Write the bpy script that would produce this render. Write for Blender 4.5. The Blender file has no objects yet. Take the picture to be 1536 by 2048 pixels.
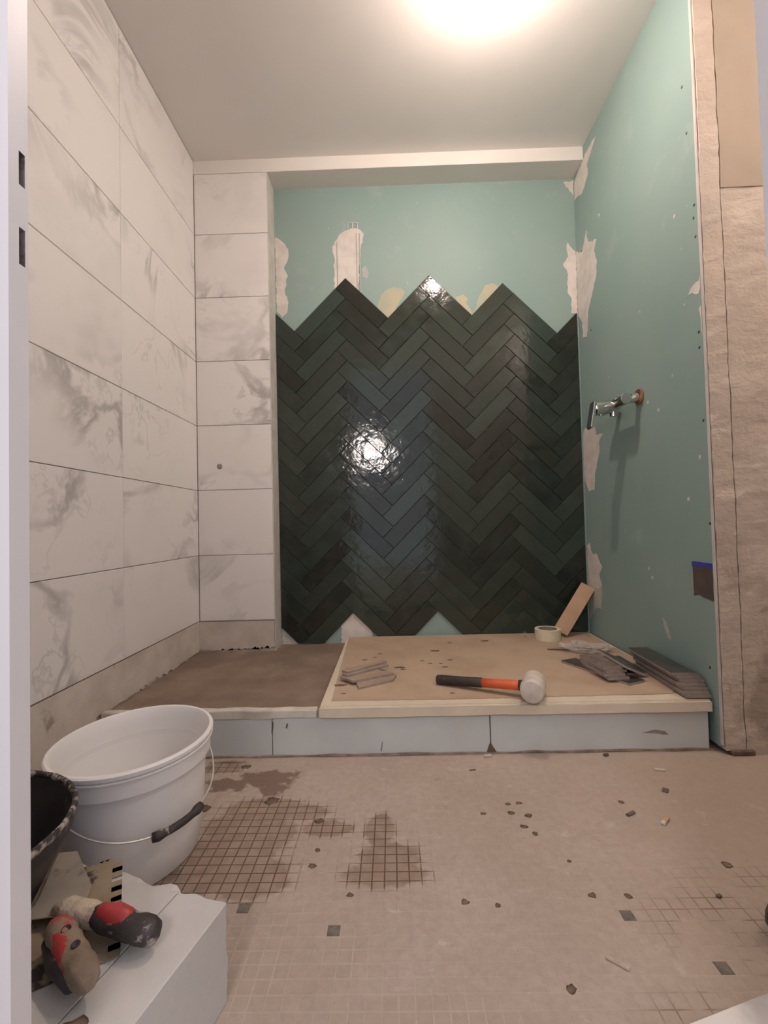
import bpy, bmesh, math, random
from mathutils import Vector, Matrix, noise as mnoise

random.seed(7)
SC = bpy.context.scene
COL = SC.collection

# ------------------------------------------------------------------ camera
CAMZ = 0.685
yaw, pitch, roll = -0.017, 0.0275, -0.0251
_fw = Vector((math.sin(yaw)*math.cos(pitch), math.cos(yaw)*math.cos(pitch), math.sin(pitch)))
_rt = Vector((math.cos(yaw), -math.sin(yaw), 0))
_up = _rt.cross(_fw)
rt = math.cos(roll)*_rt + math.sin(roll)*_up
up = -math.sin(roll)*_rt + math.cos(roll)*_up
cd = bpy.data.cameras.new('camera')
cam = bpy.data.objects.new('camera', cd)
COL.objects.link(cam)
m = Matrix((rt, up, -_fw)).transposed().to_4x4()
m.translation = Vector((0, 0, CAMZ))
cam.matrix_world = m
cd.sensor_fit = 'VERTICAL'
cd.sensor_height = 36.0
cd.lens = 932.13/2048*36.0
cd.clip_start = 0.02
SC.camera = cam
SC.cycles.max_bounces = 6
SC.cycles.diffuse_bounces = 4
SC.cycles.glossy_bounces = 2
SC.cycles.transmission_bounces = 2
SC.cycles.transparent_max_bounces = 4

# ------------------------------------------------------------------ light and view
SC.view_settings.view_transform = 'Standard'
SC.view_settings.look = 'None'
SC.view_settings.exposure = 0.70
SC.view_settings.gamma = 1.0
SC.view_settings.use_curve_mapping = False

world = bpy.data.worlds.new('hall_daylight')
SC.world = world
world.use_nodes = True
wb = world.node_tree.nodes['Background']
wb.inputs[0].default_value = (0.84, 0.86, 1.0, 1)
wb.inputs[1].default_value = 0.54

def light(name, kind, loc, energy, color, size):
    l = bpy.data.lights.new(name, kind)
    l.energy = energy
    l.color = color
    l.shadow_soft_size = size
    o = bpy.data.objects.new(name, l)
    COL.objects.link(o)
    o.location = loc
    return o
FILL_LAMP = Vector((1.32, 0.64, 2.30))          # added fill bulb, out of view, to brighten the masonry
LAMP = Vector((0.345, 1.345, 2.338))          # bare bulb under the ceiling
light('hall_lamp_light', 'POINT', (-0.25, -1.0, 1.56), 25.0, (1.0, 0.89, 0.83), 0.16)

# ------------------------------------------------------------------ node helpers
class NT:
    def __init__(s, name):
        s.mat = bpy.data.materials.new(name)
        s.mat.use_nodes = True
        s.t = s.mat.node_tree
        s.b = s.t.nodes['Principled BSDF']
        s.out = s.t.nodes['Material Output']
    def n(s, typ, **kw):
        nd = s.t.nodes.new('ShaderNode'+typ)
        for k, v in kw.items():
            if k.startswith('i_'):
                key = k[2:]
                key = int(key) if key.isdigit() else key
                s.set(nd.inputs[key], v)
            else:
                setattr(nd, k, v)
        return nd
    def set(s, sock, v):
        if isinstance(v, bpy.types.NodeSocket):
            s.t.links.new(v, sock)
        else:
            if isinstance(v, tuple) and len(v) == 3 and sock.type == 'RGBA':
                v = (*v, 1)
            sock.default_value = v
    def math(s, op, a, b=0.0, clamp=False):
        nd = s.n('Math', operation=op, use_clamp=clamp)
        s.set(nd.inputs[0], a); s.set(nd.inputs[1], b)
        return nd.outputs[0]
    def vmath(s, op, a, b=(0, 0, 0)):
        nd = s.n('VectorMath', operation=op)
        s.set(nd.inputs[0], a); s.set(nd.inputs[1], b)
        return nd.outputs['Value'] if op in ('LENGTH', 'DISTANCE', 'DOT_PRODUCT') else nd.outputs[0]
    def mix(s, f, a, b):
        nd = s.n('Mix', data_type='RGBA')
        s.set(nd.inputs[0], f); s.set(nd.inputs[6], a); s.set(nd.inputs[7], b)
        return nd.outputs[2]
    def ramp(s, v, a, b, lo=0.0, hi=1.0):
        nd = s.n('MapRange', interpolation_type='SMOOTHSTEP')
        s.set(nd.inputs[0], v)
        nd.inputs[1].default_value = a; nd.inputs[2].default_value = b
        nd.inputs[3].default_value = lo; nd.inputs[4].default_value = hi
        return nd.outputs[0]
    def noise(s, vec, scale, detail=4.0, rough=0.55, dist=0.0):
        nd = s.n('TexNoise')
        s.set(nd.inputs['Vector'], vec)
        nd.inputs['Scale'].default_value = scale
        nd.inputs['Detail'].default_value = detail
        nd.inputs['Roughness'].default_value = rough
        nd.inputs['Distortion'].default_value = dist
        return nd.outputs[0]
    def pos(s):
        return s.n('NewGeometry').outputs['Position']
    def obj(s):
        return s.n('TexCoord').outputs['Object']
    def rnd(s):
        return s.n('ObjectInfo').outputs['Random']
    def bump(s, h, strength=0.3, dist=0.002, normal=None):
        nd = s.n('Bump')
        nd.inputs['Strength'].default_value = strength
        nd.inputs['Distance'].default_value = dist
        s.set(nd.inputs['Height'], h)
        if normal is not None: s.set(nd.inputs['Normal'], normal)
        return nd.outputs[0]
    def done(s, col=None, rough=None, normal=None, metal=None, spec=None):
        if col is not None: s.set(s.b.inputs['Base Color'], col)
        if rough is not None: s.set(s.b.inputs['Roughness'], rough)
        if normal is not None: s.set(s.b.inputs['Normal'], normal)
        if metal is not None: s.set(s.b.inputs['Metallic'], metal)
        if spec is not None: s.set(s.b.inputs['Specular IOR Level'], spec)
        return s.mat

def grain(name, a, b, scale=12.0, lo=0.35, hi=0.7, rough=0.6, bscale=120.0, bstr=0.15, bdist=0.001, metal=0.0,
          c=None, cscale=4.0, clo=0.55, chi=0.7, world_space=True, spec=0.5):
    t = NT(name)
    p = t.pos() if world_space else t.obj()
    col = t.mix(t.ramp(t.noise(p, scale), lo, hi), a, b)
    if c is not None:
        q = t.vmath('ADD', p, (3.7, 1.9, 5.3))
        col = t.mix(t.ramp(t.noise(q, cscale, 6.0, 0.65), clo, chi), col, c)
    nrm = t.bump(t.noise(p, bscale, 3.0), bstr, bdist) if bstr else None
    return t.done(col, rough, nrm, metal, spec)

MAT = {}
def build_materials():
    M = MAT
    # marble-look porcelain
    t = NT('marble_porcelain')
    o = t.n('ObjectInfo')
    p = t.vmath('ADD', t.vmath('MULTIPLY', t.obj(), (1.0, 1.0, 0.8)),
                t.vmath('MULTIPLY', t.n('CombineXYZ', i_0=o.outputs['Random'], i_1=o.outputs['Random'], i_2=o.outputs['Random']).outputs[0], (37.0, 53.0, 71.0)))
    big = t.ramp(t.noise(p, 1.9, 3.0, 0.5), 0.44, 0.66)
    w1 = t.math('ABSOLUTE', t.math('SUBTRACT', t.noise(p, 2.1, 5.0, 0.55, 0.9), 0.5))
    v1 = t.math('MULTIPLY', t.ramp(w1, 0.0, 0.060, 1.0, 0.0), big)
    p2 = t.vmath('ADD', p, (11.0, 4.0, 7.0))
    w2 = t.math('ABSOLUTE', t.math('SUBTRACT', t.noise(p2, 4.2, 4.0, 0.6, 0.5), 0.5))
    v2 = t.math('MULTIPLY', t.ramp(w2, 0.0, 0.02, 0.45, 0.0), big)
    cl = t.math('MULTIPLY', t.ramp(t.noise(p, 3.1, 4.0), 0.52, 0.8), 0.22)
    v = t.math('MAXIMUM', t.math('MAXIMUM', v1, v2), cl)
    v = t.math('MULTIPLY', v, 0.85)
    col = t.mix(v, (0.81, 0.785, 0.765), (0.37, 0.355, 0.345))
    M['marble'] = t.done(col, 0.28)
    # painted ceiling
    M['ceiling'] = grain('matte_ceiling_paint', (0.83, 0.80, 0.77), (0.81, 0.78, 0.75), 3.0, bscale=300, bstr=0.1, rough=0.8)
    M['bulk'] = grain('bulkhead_paint', (0.78, 0.75, 0.71), (0.76, 0.73, 0.69), 5.0, bscale=200, bstr=0.15, rough=0.75)
    M['return'] = grain('return_plaster', (0.62, 0.60, 0.56), (0.52, 0.50, 0.46), 9.0, bscale=90, bstr=0.3, rough=0.8)
    # moisture-resistant plasterboard
    t = NT('mint_plasterboard')
    p = t.pos()
    col = t.mix(t.ramp(t.noise(p, 2.3, 4.0), 0.3, 0.75), (0.255, 0.368, 0.342), (0.285, 0.388, 0.356))
    dust = t.math('MULTIPLY', t.ramp(t.noise(p, 6.0, 8.0, 0.7), 0.56, 0.8), 0.35)
    col = t.mix(dust, col, (0.50, 0.56, 0.52))
    sp = t.ramp(t.noise(t.vmath('MULTIPLY', p, (1, 1, 0.5)), 55.0, 2.0), 0.76, 0.80)
    col = t.mix(t.math('MULTIPLY', sp, 0.6), col, (0.72, 0.74, 0.69))
    M['mint'] = t.done(col, 0.62, t.bump(t.noise(p, 260.0, 2.0), 0.12, 0.0006))
    # glazed green tile: glaze pools and mottles, surface undulates
    t = NT('green_glaze')
    r = t.rnd()
    p = t.vmath('ADD', t.obj(), t.vmath('MULTIPLY', t.n('CombineXYZ', i_0=r, i_1=r, i_2=r).outputs[0], (31.0, 17.0, 43.0)))
    mott = t.ramp(t.noise(p, 13.0, 2.0, 0.5), 0.28, 0.75)
    colA = t.mix(r, (0.0125, 0.0145, 0.0110), (0.0400, 0.0570, 0.0450))
    r2 = t.math('FRACT', t.math('MULTIPLY', r, 7.31))
    colB = t.mix(r2, (0.0300, 0.0280, 0.0190), (0.0330, 0.0580, 0.0470))
    col = t.mix(t.math('MULTIPLY', mott, 0.6), colA, colB)
    h = t.math('ADD', t.noise(p, 22.0, 2.0, 0.5), t.math('MULTIPLY', t.noise(p, 70.0, 2.0), 0.22))
    rg = t.ramp(t.noise(p, 18.0, 2.0), 0.3, 0.75, 0.06, 0.14)
    M['glaze'] = t.done(col, rg, t.bump(h, 0.55, 0.0022), spec=0.55)
    M['tile_body'] = grain('fired_clay_tile_back', (0.40, 0.30, 0.225), (0.33, 0.245, 0.18), 18.0, bscale=120, bstr=0.25, rough=0.85, world_space=False)
    M['tan_body'] = grain('tan_fired_clay', (0.52, 0.35, 0.23), (0.46, 0.30, 0.195), 14.0, bscale=150, bstr=0.2, rough=0.85, world_space=False)
    M['grey_edge'] = grain('grey_clay_edge', (0.33, 0.28, 0.25), (0.26, 0.215, 0.19), 30.0, bscale=150, bstr=0.3, rough=0.8, world_space=False)
    M['dark_glaze'] = grain('dark_dusty_glaze', (0.040, 0.044, 0.040), (0.085, 0.070, 0.060), 22.0, bscale=60, bstr=0.15, rough=0.30, world_space=False)
    M['brown_tile'] = grain('dusty_brown_tile_face', (0.135, 0.105, 0.088), (0.22, 0.18, 0.155), 26.0, bscale=80, bstr=0.2, rough=0.5, world_space=False)
    # fillers, plasters, mortar
    M['filler'] = grain('white_joint_filler', (0.70, 0.655, 0.61), (0.60, 0.56, 0.52), 20.0, bscale=60, bstr=0.5, bdist=0.002, rough=0.9)
    M['grey_filler'] = grain('thin_grey_filler', (0.50, 0.50, 0.46), (0.42, 0.44, 0.41), 16.0, bscale=60, bstr=0.4, rough=0.9)
    M['ochre'] = grain('ochre_adhesive_smear', (0.50, 0.46, 0.33), (0.42, 0.44, 0.34), 14.0, bscale=80, bstr=0.3, rough=0.9)
    M['plaster'] = grain('bare_base_plaster', (0.66, 0.60, 0.545), (0.55, 0.485, 0.43), 7.0, bscale=45, bstr=0.5, bdist=0.003, rough=0.9,
                         c=(0.30, 0.245, 0.20), cscale=7.0, clo=0.60, chi=0.74)
    t = NT('rough_masonry')
    p = t.pos()
    col = t.mix(t.ramp(t.noise(p, 3.5, 6.0, 0.6), 0.35, 0.7), (0.62, 0.535, 0.455), (0.55, 0.47, 0.395))
    z = t.n('SeparateXYZ', i_0=p).outputs[2]
    low = t.ramp(t.math('ADD', z, t.math('MULTIPLY', t.noise(p, 4.0, 5.0), 0.7)), 0.55, 1.15, 1.0, 0.0)
    pat = t.ramp(t.noise(t.vmath('MULTIPLY', p, (1.0, 1.0, 0.6)), 5.0, 6.0, 0.65), 0.50, 0.60)
    col = t.mix(t.math('MULTIPLY', t.math('MULTIPLY', low, pat), 0.55), col, (0.235, 0.165, 0.125))
    gp = t.ramp(t.noise(t.vmath('ADD', p, (2.0, 7.0, 1.0)), 6.0, 6.0, 0.6), 0.56, 0.68)
    col = t.mix(t.math('MULTIPLY', gp, 0.45), col, (0.50, 0.45, 0.41))
    hh = t.math('ADD', t.noise(p, 24.0, 6.0, 0.65), t.math('MULTIPLY', t.noise(t.vmath('MULTIPLY', p, (1, 1, 2.5)), 9.0, 4.0), 1.2))
    M['masonry'] = t.done(col, 0.95, t.bump(hh, 0.8, 0.008))
    M['smooth_plaster'] = grain('smooth_beige_plaster', (0.45, 0.38, 0.30), (0.41, 0.345, 0.275), 4.0, bscale=80, bstr=0.2, rough=0.9)
    M['mortar'] = grain('damp_grey_brown_mortar', (0.205, 0.150, 0.112), (0.29, 0.215, 0.165), 5.0, bscale=70, bstr=0.5, bdist=0.002, rough=0.85,
                        c=(0.33, 0.26, 0.205), cscale=3.0, clo=0.55, chi=0.72)
    M['tray'] = grain('cream_tray_acrylic', (0.72, 0.635, 0.51), (0.66, 0.575, 0.455), 9.0, bscale=70, bstr=0.15, rough=0.55)
    M['curbtop'] = grain('white_curb_bedding', (0.68, 0.645, 0.58), (0.53, 0.49, 0.43), 14.0, bscale=70, bstr=0.5, bdist=0.003, rough=0.85)
    M['curb'] = grain('pale_blue_foam_panel', (0.60, 0.645, 0.64), (0.55, 0.585, 0.58), 5.0, bscale=140, bstr=0.15, rough=0.7,
                      c=(0.62, 0.585, 0.54), cscale=4.0, clo=0.56, chi=0.75)
    M['hardboard'] = grain('brown_hardboard', (0.50, 0.375, 0.27), (0.43, 0.315, 0.22), 6.0, bscale=240, bstr=0.2, rough=0.8,
                           c=(0.52, 0.425, 0.335), cscale=3.2, clo=0.50, chi=0.72)
    M['footing'] = grain('dusty_curb_footing', (0.36, 0.29, 0.235), (0.21, 0.155, 0.12), 24.0, bscale=80, bstr=0.5, rough=0.9)
    M['mud'] = grain('dried_dark_mud', (0.115, 0.078, 0.055), (0.19, 0.13, 0.09), 40.0, bscale=150, bstr=0.4, rough=0.75)
    # tools
    M['white_rubber'] = grain('dusty_white_rubber', (0.66, 0.60, 0.54), (0.55, 0.49, 0.43), 30.0, bscale=200, bstr=0.2, rough=0.7, world_space=False,
                              c=(0.33, 0.27, 0.225), cscale=14.0, clo=0.62, chi=0.74)
    M['black_grip'] = grain('black_rubber_grip', (0.028, 0.022, 0.022), (0.045, 0.036, 0.034), 40.0, bscale=150, bstr=0.3, rough=0.55, world_space=False,
                            c=(0.42, 0.35, 0.28), cscale=42.0, clo=0.66, chi=0.72)
    M['orange'] = grain('orange_lacquer', (0.70, 0.135, 0.045), (0.62, 0.115, 0.04), 20.0, bscale=90, bstr=0.1, rough=0.45, world_space=False)
    M['masking'] = grain('cream_masking_tape', (0.74, 0.665, 0.50), (0.69, 0.61, 0.45), 30.0, bscale=400, bstr=0.2, rough=0.8)
    M['cardcore'] = grain('grey_card_core', (0.30, 0.26, 0.21), (0.25, 0.215, 0.17), 30.0, bscale=200, bstr=0.2, rough=0.9)
    t = NT('crumpled_clear_film')
    t.b.inputs['Transmission Weight'].default_value = 0.0
    t.b.inputs['Alpha'].default_value = 0.42
    M['film'] = t.done(t.mix(t.noise(t.obj(), 30.0), (0.62, 0.56, 0.51), (0.74, 0.68, 0.63)), 0.30, t.bump(t.noise(t.obj(), 45.0), 0.6, 0.004))
    t = NT('chrome')
    M['chrome'] = t.done((0.66, 0.66, 0.64), 0.13, None, 1.0)
    t = NT('copper')
    M['copper'] = t.done(t.mix(t.noise(t.obj(), 60.0), (0.55, 0.25, 0.17), (0.66, 0.33, 0.24)), 0.32, None, 0.85)
    M['blue_tape'] = grain('blue_tape', (0.055, 0.070, 0.36), (0.045, 0.055, 0.30), 40.0, bscale=300, bstr=0.15, rough=0.7)
    M['dark_sheet'] = grain('dark_brown_film', (0.095, 0.075, 0.067), (0.125, 0.10, 0.088), 14.0, bscale=60, bstr=0.15, rough=0.5)
    M['screw'] = grain('dark_screw_head', (0.085, 0.082, 0.075), (0.06, 0.055, 0.05), 60.0, rough=0.5, metal=0.4)
    M['bucket'] = grain('white_bucket_plastic', (0.87, 0.855, 0.84), (0.85, 0.83, 0.81), 6.0, bscale=60, bstr=0.05, rough=0.42, world_space=False)
    M['wire'] = grain('galvanised_wire', (0.72, 0.70, 0.67), (0.62, 0.60, 0.58), 40.0, rough=0.4, metal=0.5)
    M['black_plastic'] = grain('black_tub_plastic', (0.022, 0.018, 0.018), (0.035, 0.029, 0.028), 12.0, bscale=60, bstr=0.3, rough=0.5, world_space=False,
                               c=(0.20, 0.175, 0.155), cscale=13.0, clo=0.58, chi=0.74)
    M['caked_rim'] = grain('mortar_caked_rim', (0.045, 0.037, 0.034), (0.42, 0.365, 0.32), 55.0, lo=0.46, hi=0.60, bscale=90, bstr=0.7, bdist=0.003, rough=0.8)
    M['block'] = grain('white_aerated_concrete', (0.55, 0.53, 0.51), (0.50, 0.48, 0.455), 8.0, bscale=160, bstr=0.4, bdist=0.0015, rough=0.9,
                       c=(0.39, 0.345, 0.305), cscale=9.0, clo=0.67, chi=0.76)
    M['steel'] = grain('mortar_smeared_steel', (0.40, 0.355, 0.295), (0.29, 0.25, 0.205), 12.0, bscale=80, bstr=0.3, rough=0.5, metal=0.25, world_space=False,
                       c=(0.12, 0.095, 0.08), cscale=16.0, clo=0.58, chi=0.68)
    M['steel2'] = grain('khaki_smeared_steel', (0.285, 0.215, 0.135), (0.34, 0.275, 0.195), 15.0, bscale=80, bstr=0.3, rough=0.55, metal=0.15, world_space=False,
                        c=(0.05, 0.037, 0.037), cscale=13.0, clo=0.53, chi=0.60)
    M['caked'] = grain('caked_pale_mortar', (0.56, 0.475, 0.37), (0.33, 0.265, 0.195), 45.0, bscale=90, bstr=0.9, bdist=0.004, rough=0.9, world_space=False)
    M['red_grip'] = grain('red_grip_plastic', (0.44, 0.045, 0.045), (0.37, 0.04, 0.04), 20.0, bscale=90, bstr=0.1, rough=0.45, world_space=False,
                          c=(0.36, 0.28, 0.215), cscale=26.0, clo=0.60, chi=0.66)
    M['dirty_grip'] = grain('dirty_black_grip', (0.035, 0.028, 0.028), (0.055, 0.045, 0.043), 30.0, bscale=90, bstr=0.5, bdist=0.002, rough=0.6, world_space=False,
                            c=(0.40, 0.35, 0.31), cscale=30.0, clo=0.57, chi=0.66)
    M['khaki_grip'] = grain('mortar_coated_grip', (0.27, 0.205, 0.145), (0.20, 0.145, 0.10), 26.0, bscale=90, bstr=0.6, bdist=0.003, rough=0.85, world_space=False,
                            c=(0.46, 0.05, 0.05), cscale=20.0, clo=0.57, chi=0.60)
    M['frame'] = grain('white_door_frame_paint', (0.72, 0.71, 0.73), (0.70, 0.69, 0.71), 5.0, bscale=120, bstr=0.08, rough=0.45)
    M['pocket'] = grain('dusty_strike_pocket', (0.16, 0.125, 0.115), (0.34, 0.29, 0.27), 90.0, bscale=120, bstr=0.5, rough=0.9)
    M['hallwall'] = grain('plain_hall_paint', (0.66, 0.65, 0.64), (0.63, 0.62, 0.61), 3.0, rough=0.85)
    M['chip_white'] = grain('pale_chip', (0.66, 0.59, 0.50), (0.52, 0.45, 0.37), 60.0, rough=0.85)
    M['chip_pale'] = grain('pale_wood_chip', (0.50, 0.41, 0.33), (0.41, 0.325, 0.255), 60.0, rough=0.85)
    M['chip_tan'] = grain('tan_chip', (0.50, 0.33, 0.20), (0.43, 0.28, 0.17), 60.0, rough=0.85)
    M['chip_dark'] = grain('dark_chip', (0.10, 0.075, 0.06), (0.16, 0.12, 0.095), 60.0, rough=0.8)
    M['black_bag'] = grain('black_bag_film', (0.03, 0.028, 0.03), (0.045, 0.042, 0.045), 20.0, bscale=40, bstr=0.5, bdist=0.004, rough=0.4)
    t = NT('lit_bulb_glass')
    t.b.inputs['Emission Color'].default_value = (1.0, 0.815, 0.71, 1)
    t.b.inputs['Emission Strength'].default_value = 560.0
    M['bulb'] = t.done((0.9, 0.88, 0.85), 0.4)
    t = NT('fill_bulb_glass')  # glowing glass of the added fill bulb
    t.b.inputs['Emission Color'].default_value = (1.0, 0.815, 0.71, 1)
    t.b.inputs['Emission Strength'].default_value = 270.0
    M['bulb_fill'] = t.done((0.9, 0.88, 0.85), 0.4)
    M['socket'] = grain('white_lamp_holder', (0.7, 0.69, 0.67), (0.66, 0.65, 0.63), 20.0, rough=0.5)
    # the floor: dusty film over mosaic, wiped or wet in places
    def floor_masks(t, joint):
        p = t.pos()
        def blobs(lst, wob, nscale, soft, grow=1.0):
            nz = t.math('MULTIPLY', t.math('SUBTRACT', t.noise(p, nscale, 5.0, 0.6), 0.5), wob)
            acc = None
            for (cx, cy, rx, ry) in lst:
                d = t.vmath('LENGTH', t.vmath('MULTIPLY', t.vmath('SUBTRACT', p, (cx, cy, 0.0)), (1/rx, 1/ry, 0.0)))
                acc = d if acc is None else t.math('MINIMUM', acc, d)
            return t.ramp(t.math('ADD', acc, nz), grow-soft, grow+soft, 1.0, 0.0)
        wet = blobs([(-.345, 1.055, .105, .10), (-.395, .945, .115, .06), (-.30, .93, .085, .055), (-.325, 1.145, .095, .05), (-.225, 1.135, .055, .03),
                     (-.165, 1.075, .055, .028), (-.032, .935, .080, .036), (-.022, .985, .062, .04), (-.045, 1.065, .032, .06), (-.50, 1.35, .06, .030)], 1.0, 24.0, 0.30 if joint else 0.10, 1.18 if joint else 1.0)
        spl = t.math('MULTIPLY', blobs([(-.36, 1.285, .085, .038), (-.46, 1.26, .06, .03), (-.33, 1.235, .035, .03)], 2.6, 30.0, 0.2), 0.85)
        right = blobs([(.64, .78, .20, .18), (.52, .62, .22, .09)], 1.0, 5.0, 0.35)
        left = blobs([(-.20, .76, .15, .10), (.02, .64, .20, .06)], 1.1, 6.0, 0.35)
        return p, wet, spl, right, left
    for nm, joint in (('mosaic_top', False), ('mosaic_joint', True)):
        t = NT(nm)
        p, wet, spl, right, left = floor_masks(t, joint)
        dust = t.mix(t.ramp(t.noise(p, 3.2, 6.0, 0.6), 0.3, 0.72), (0.41, 0.335, 0.28), (0.475, 0.40, 0.345))
        dust = t.mix(t.math('MULTIPLY', t.ramp(t.noise(p, 7.0, 7.0, 0.7), 0.58, 0.74), 0.55), dust, (0.52, 0.455, 0.40))
        fine = t.ramp(t.noise(p, 55.0, 6.0, 0.75), 0.34, 0.70)
        dust = t.mix(t.math('MULTIPLY', fine, 0.40), dust, (0.30, 0.235, 0.185))
        scuff = t.ramp(t.noise(t.vmath('MULTIPLY', t.vmath('ADD', p, (4.0, 2.0, 0.0)), (1.0, 2.2, 1.0)), 11.0, 6.0, 0.7, 0.6), 0.60, 0.72)
        dust = t.mix(t.math('MULTIPLY', scuff, 0.7), dust, (0.56, 0.50, 0.45))
        dirt = t.ramp(t.noise(t.vmath('ADD', p, (9.0, 5.0, 0.0)), 16.0, 5.0, 0.7), 0.64, 0.76)
        dust = t.mix(t.math('MULTIPLY', dirt, 0.6), dust, (0.25, 0.185, 0.14))
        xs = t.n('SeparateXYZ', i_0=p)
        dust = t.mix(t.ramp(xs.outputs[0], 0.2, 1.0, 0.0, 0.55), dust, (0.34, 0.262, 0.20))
        if not joint:
            r = t.rnd()
            cell = t.n('TexWhiteNoise', noise_dimensions='2D')
            t.set(cell.inputs['Vector'], t.vmath('FLOOR', t.vmath('MULTIPLY', t.vmath('ADD', p, (0.9, 0, 0)), (1/.0241, 1/.0241, 0))))
            cv = cell.outputs['Value']
            bare = t.mix(cv, (0.31, 0.24, 0.185), (0.37, 0.29, 0.225))
            col = t.mix(t.math('MULTIPLY', left, 0.30), dust, bare)
            col = t.mix(t.math('MULTIPLY', right, 0.30), col, bare)
            wetc = t.mix(t.ramp(t.noise(p, 30.0), 0.35, 0.7), (0.275, 0.20, 0.152), (0.34, 0.26, 0.205))
        else:
            gate = t.ramp(t.noise(p, 9.0, 3.0), 0.42, 0.60)
            col = t.mix(t.math('MULTIPLY', t.math('MULTIPLY', left, gate), 0.38), dust, (0.50, 0.43, 0.37))
            col = t.mix(t.math('MULTIPLY', t.math('MULTIPLY', right, gate), 0.85), col, (0.17, 0.115, 0.085))
            wetc = t.mix(0.0, (0.125, 0.075, 0.052), (0, 0, 0))
        col = t.mix(wet, col, wetc)
        col = t.mix(spl, col, (0.17, 0.11, 0.08))
        rg = t.mix(wet, (0.9, 0.9, 0.9), (0.55, 0.55, 0.55))
        MAT[nm] = t.done(col, rg, t.bump(t.noise(p, 120.0, 6.0, 0.7), 0.5, 0.0015))
    MAT['dark_mosaic'] = grain('dark_bare_mosaic', (0.115, 0.098, 0.082), (0.20, 0.17, 0.145), 60.0, bscale=120, bstr=0.4, rough=0.6)
build_materials()

# ------------------------------------------------------------------ mesh helpers
def mesh(name, verts, faces, mat, smooth=False, edges=()):
    me = bpy.data.meshes.new(name)
    me.from_pydata([tuple(v) for v in verts], list(edges), faces)
    me.validate()
    if mat is not None:
        for mm in (mat if isinstance(mat, (list, tuple)) else [mat]):
            me.materials.append(MAT[mm] if isinstance(mm, str) else mm)
    if smooth:
        me.polygons.foreach_set('use_smooth', [True]*len(me.polygons))
    me.update()
    return me
def link(name, me, parent=None, loc=None, rot=None):
    o = bpy.data.objects.new(name, me)
    COL.objects.link(o)
    if parent is not None: o.parent = parent
    if loc is not None: o.location = loc
    if rot is not None: o.rotation_euler = rot
    return o
def tag(o, label=None, cat=None, group=None, kind=None):
    if label: o['label'] = label
    if cat: o['category'] = cat
    if group: o['group'] = group
    if kind: o['kind'] = kind
    return o
def empty(name, loc=(0, 0, 0), rotz=0.0):
    o = bpy.data.objects.new(name, None)
    o.empty_display_size = 0.05
    COL.objects.link(o)
    o.location = loc
    o.rotation_euler = (0, 0, rotz)
    return o
def from_bm(name, bm, mat, smooth=False):
    bmesh.ops.recalc_face_normals(bm, faces=bm.faces)
    me = bpy.data.meshes.new(name)
    bm.to_mesh(me); bm.free()
    for mm in (mat if isinstance(mat, (list, tuple)) else [mat]):
        me.materials.append(MAT[mm])
    if smooth:
        me.polygons.foreach_set('use_smooth', [True]*len(me.polygons))
    return me
def boxm(name, lo, hi, mat, bevel=0.0, seg=1, jitter=0.0, cuts=0):
    bm = bmesh.new()
    bmesh.ops.create_cube(bm, size=1.0)
    for v in bm.verts:
        v.co = Vector([(lo[i]+hi[i])/2 + v.co[i]*(hi[i]-lo[i]) for i in range(3)])
    if cuts:
        bmesh.ops.subdivide_edges(bm, edges=bm.edges[:], cuts=cuts, use_grid_fill=True)
    if bevel:
        bmesh.ops.bevel(bm, geom=[e for e in bm.edges if e.calc_face_angle(0) > 0.5], offset=bevel, segments=seg, affect='EDGES')
    if jitter:
        for v in bm.verts:
            nv = mnoise.noise_vector(v.co*28.0)
            v.co += nv*jitter
    return from_bm(name, bm, mat)
def offset_poly(P, d):
    """inset a convex counter-clockwise polygon by d"""
    n = len(P); out = []
    for i in range(n):
        p0, p1, p2 = Vector(P[i-1]), Vector(P[i]), Vector(P[(i+1) % n])
        a = (p1-p0).normalized(); b = (p2-p1).normalized()
        na = Vector((-a.y, a.x)); nb = Vector((-b.y, b.x))
        k = 1.0 + na.dot(nb)
        if k < 0.05: return None
        out.append(p1 + (na+nb)*(d/k))
    return out
def area(P):
    return 0.5*sum(P[i-1][0]*P[i][1]-P[i][0]*P[i-1][1] for i in range(len(P)))
def clip(P, axis, val, keep_greater):
    out = []
    for i in range(len(P)):
        a, b = P[i-1], P[i]
        ia = (a[axis] >= val) == keep_greater
        ib = (b[axis] >= val) == keep_greater
        if ia != ib:
            t = (val-a[axis])/(b[axis]-a[axis])
            out.append((a[0]+(b[0]-a[0])*t, a[1]+(b[1]-a[1])*t))
        if ib: out.append(b)
    res = []
    for q in out:
        if not res or (Vector(q)-Vector(res[-1])).length > 1e-4: res.append(q)
    if len(res) > 1 and (Vector(res[0])-Vector(res[-1])).length < 1e-4: res.pop()
    return res
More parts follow.
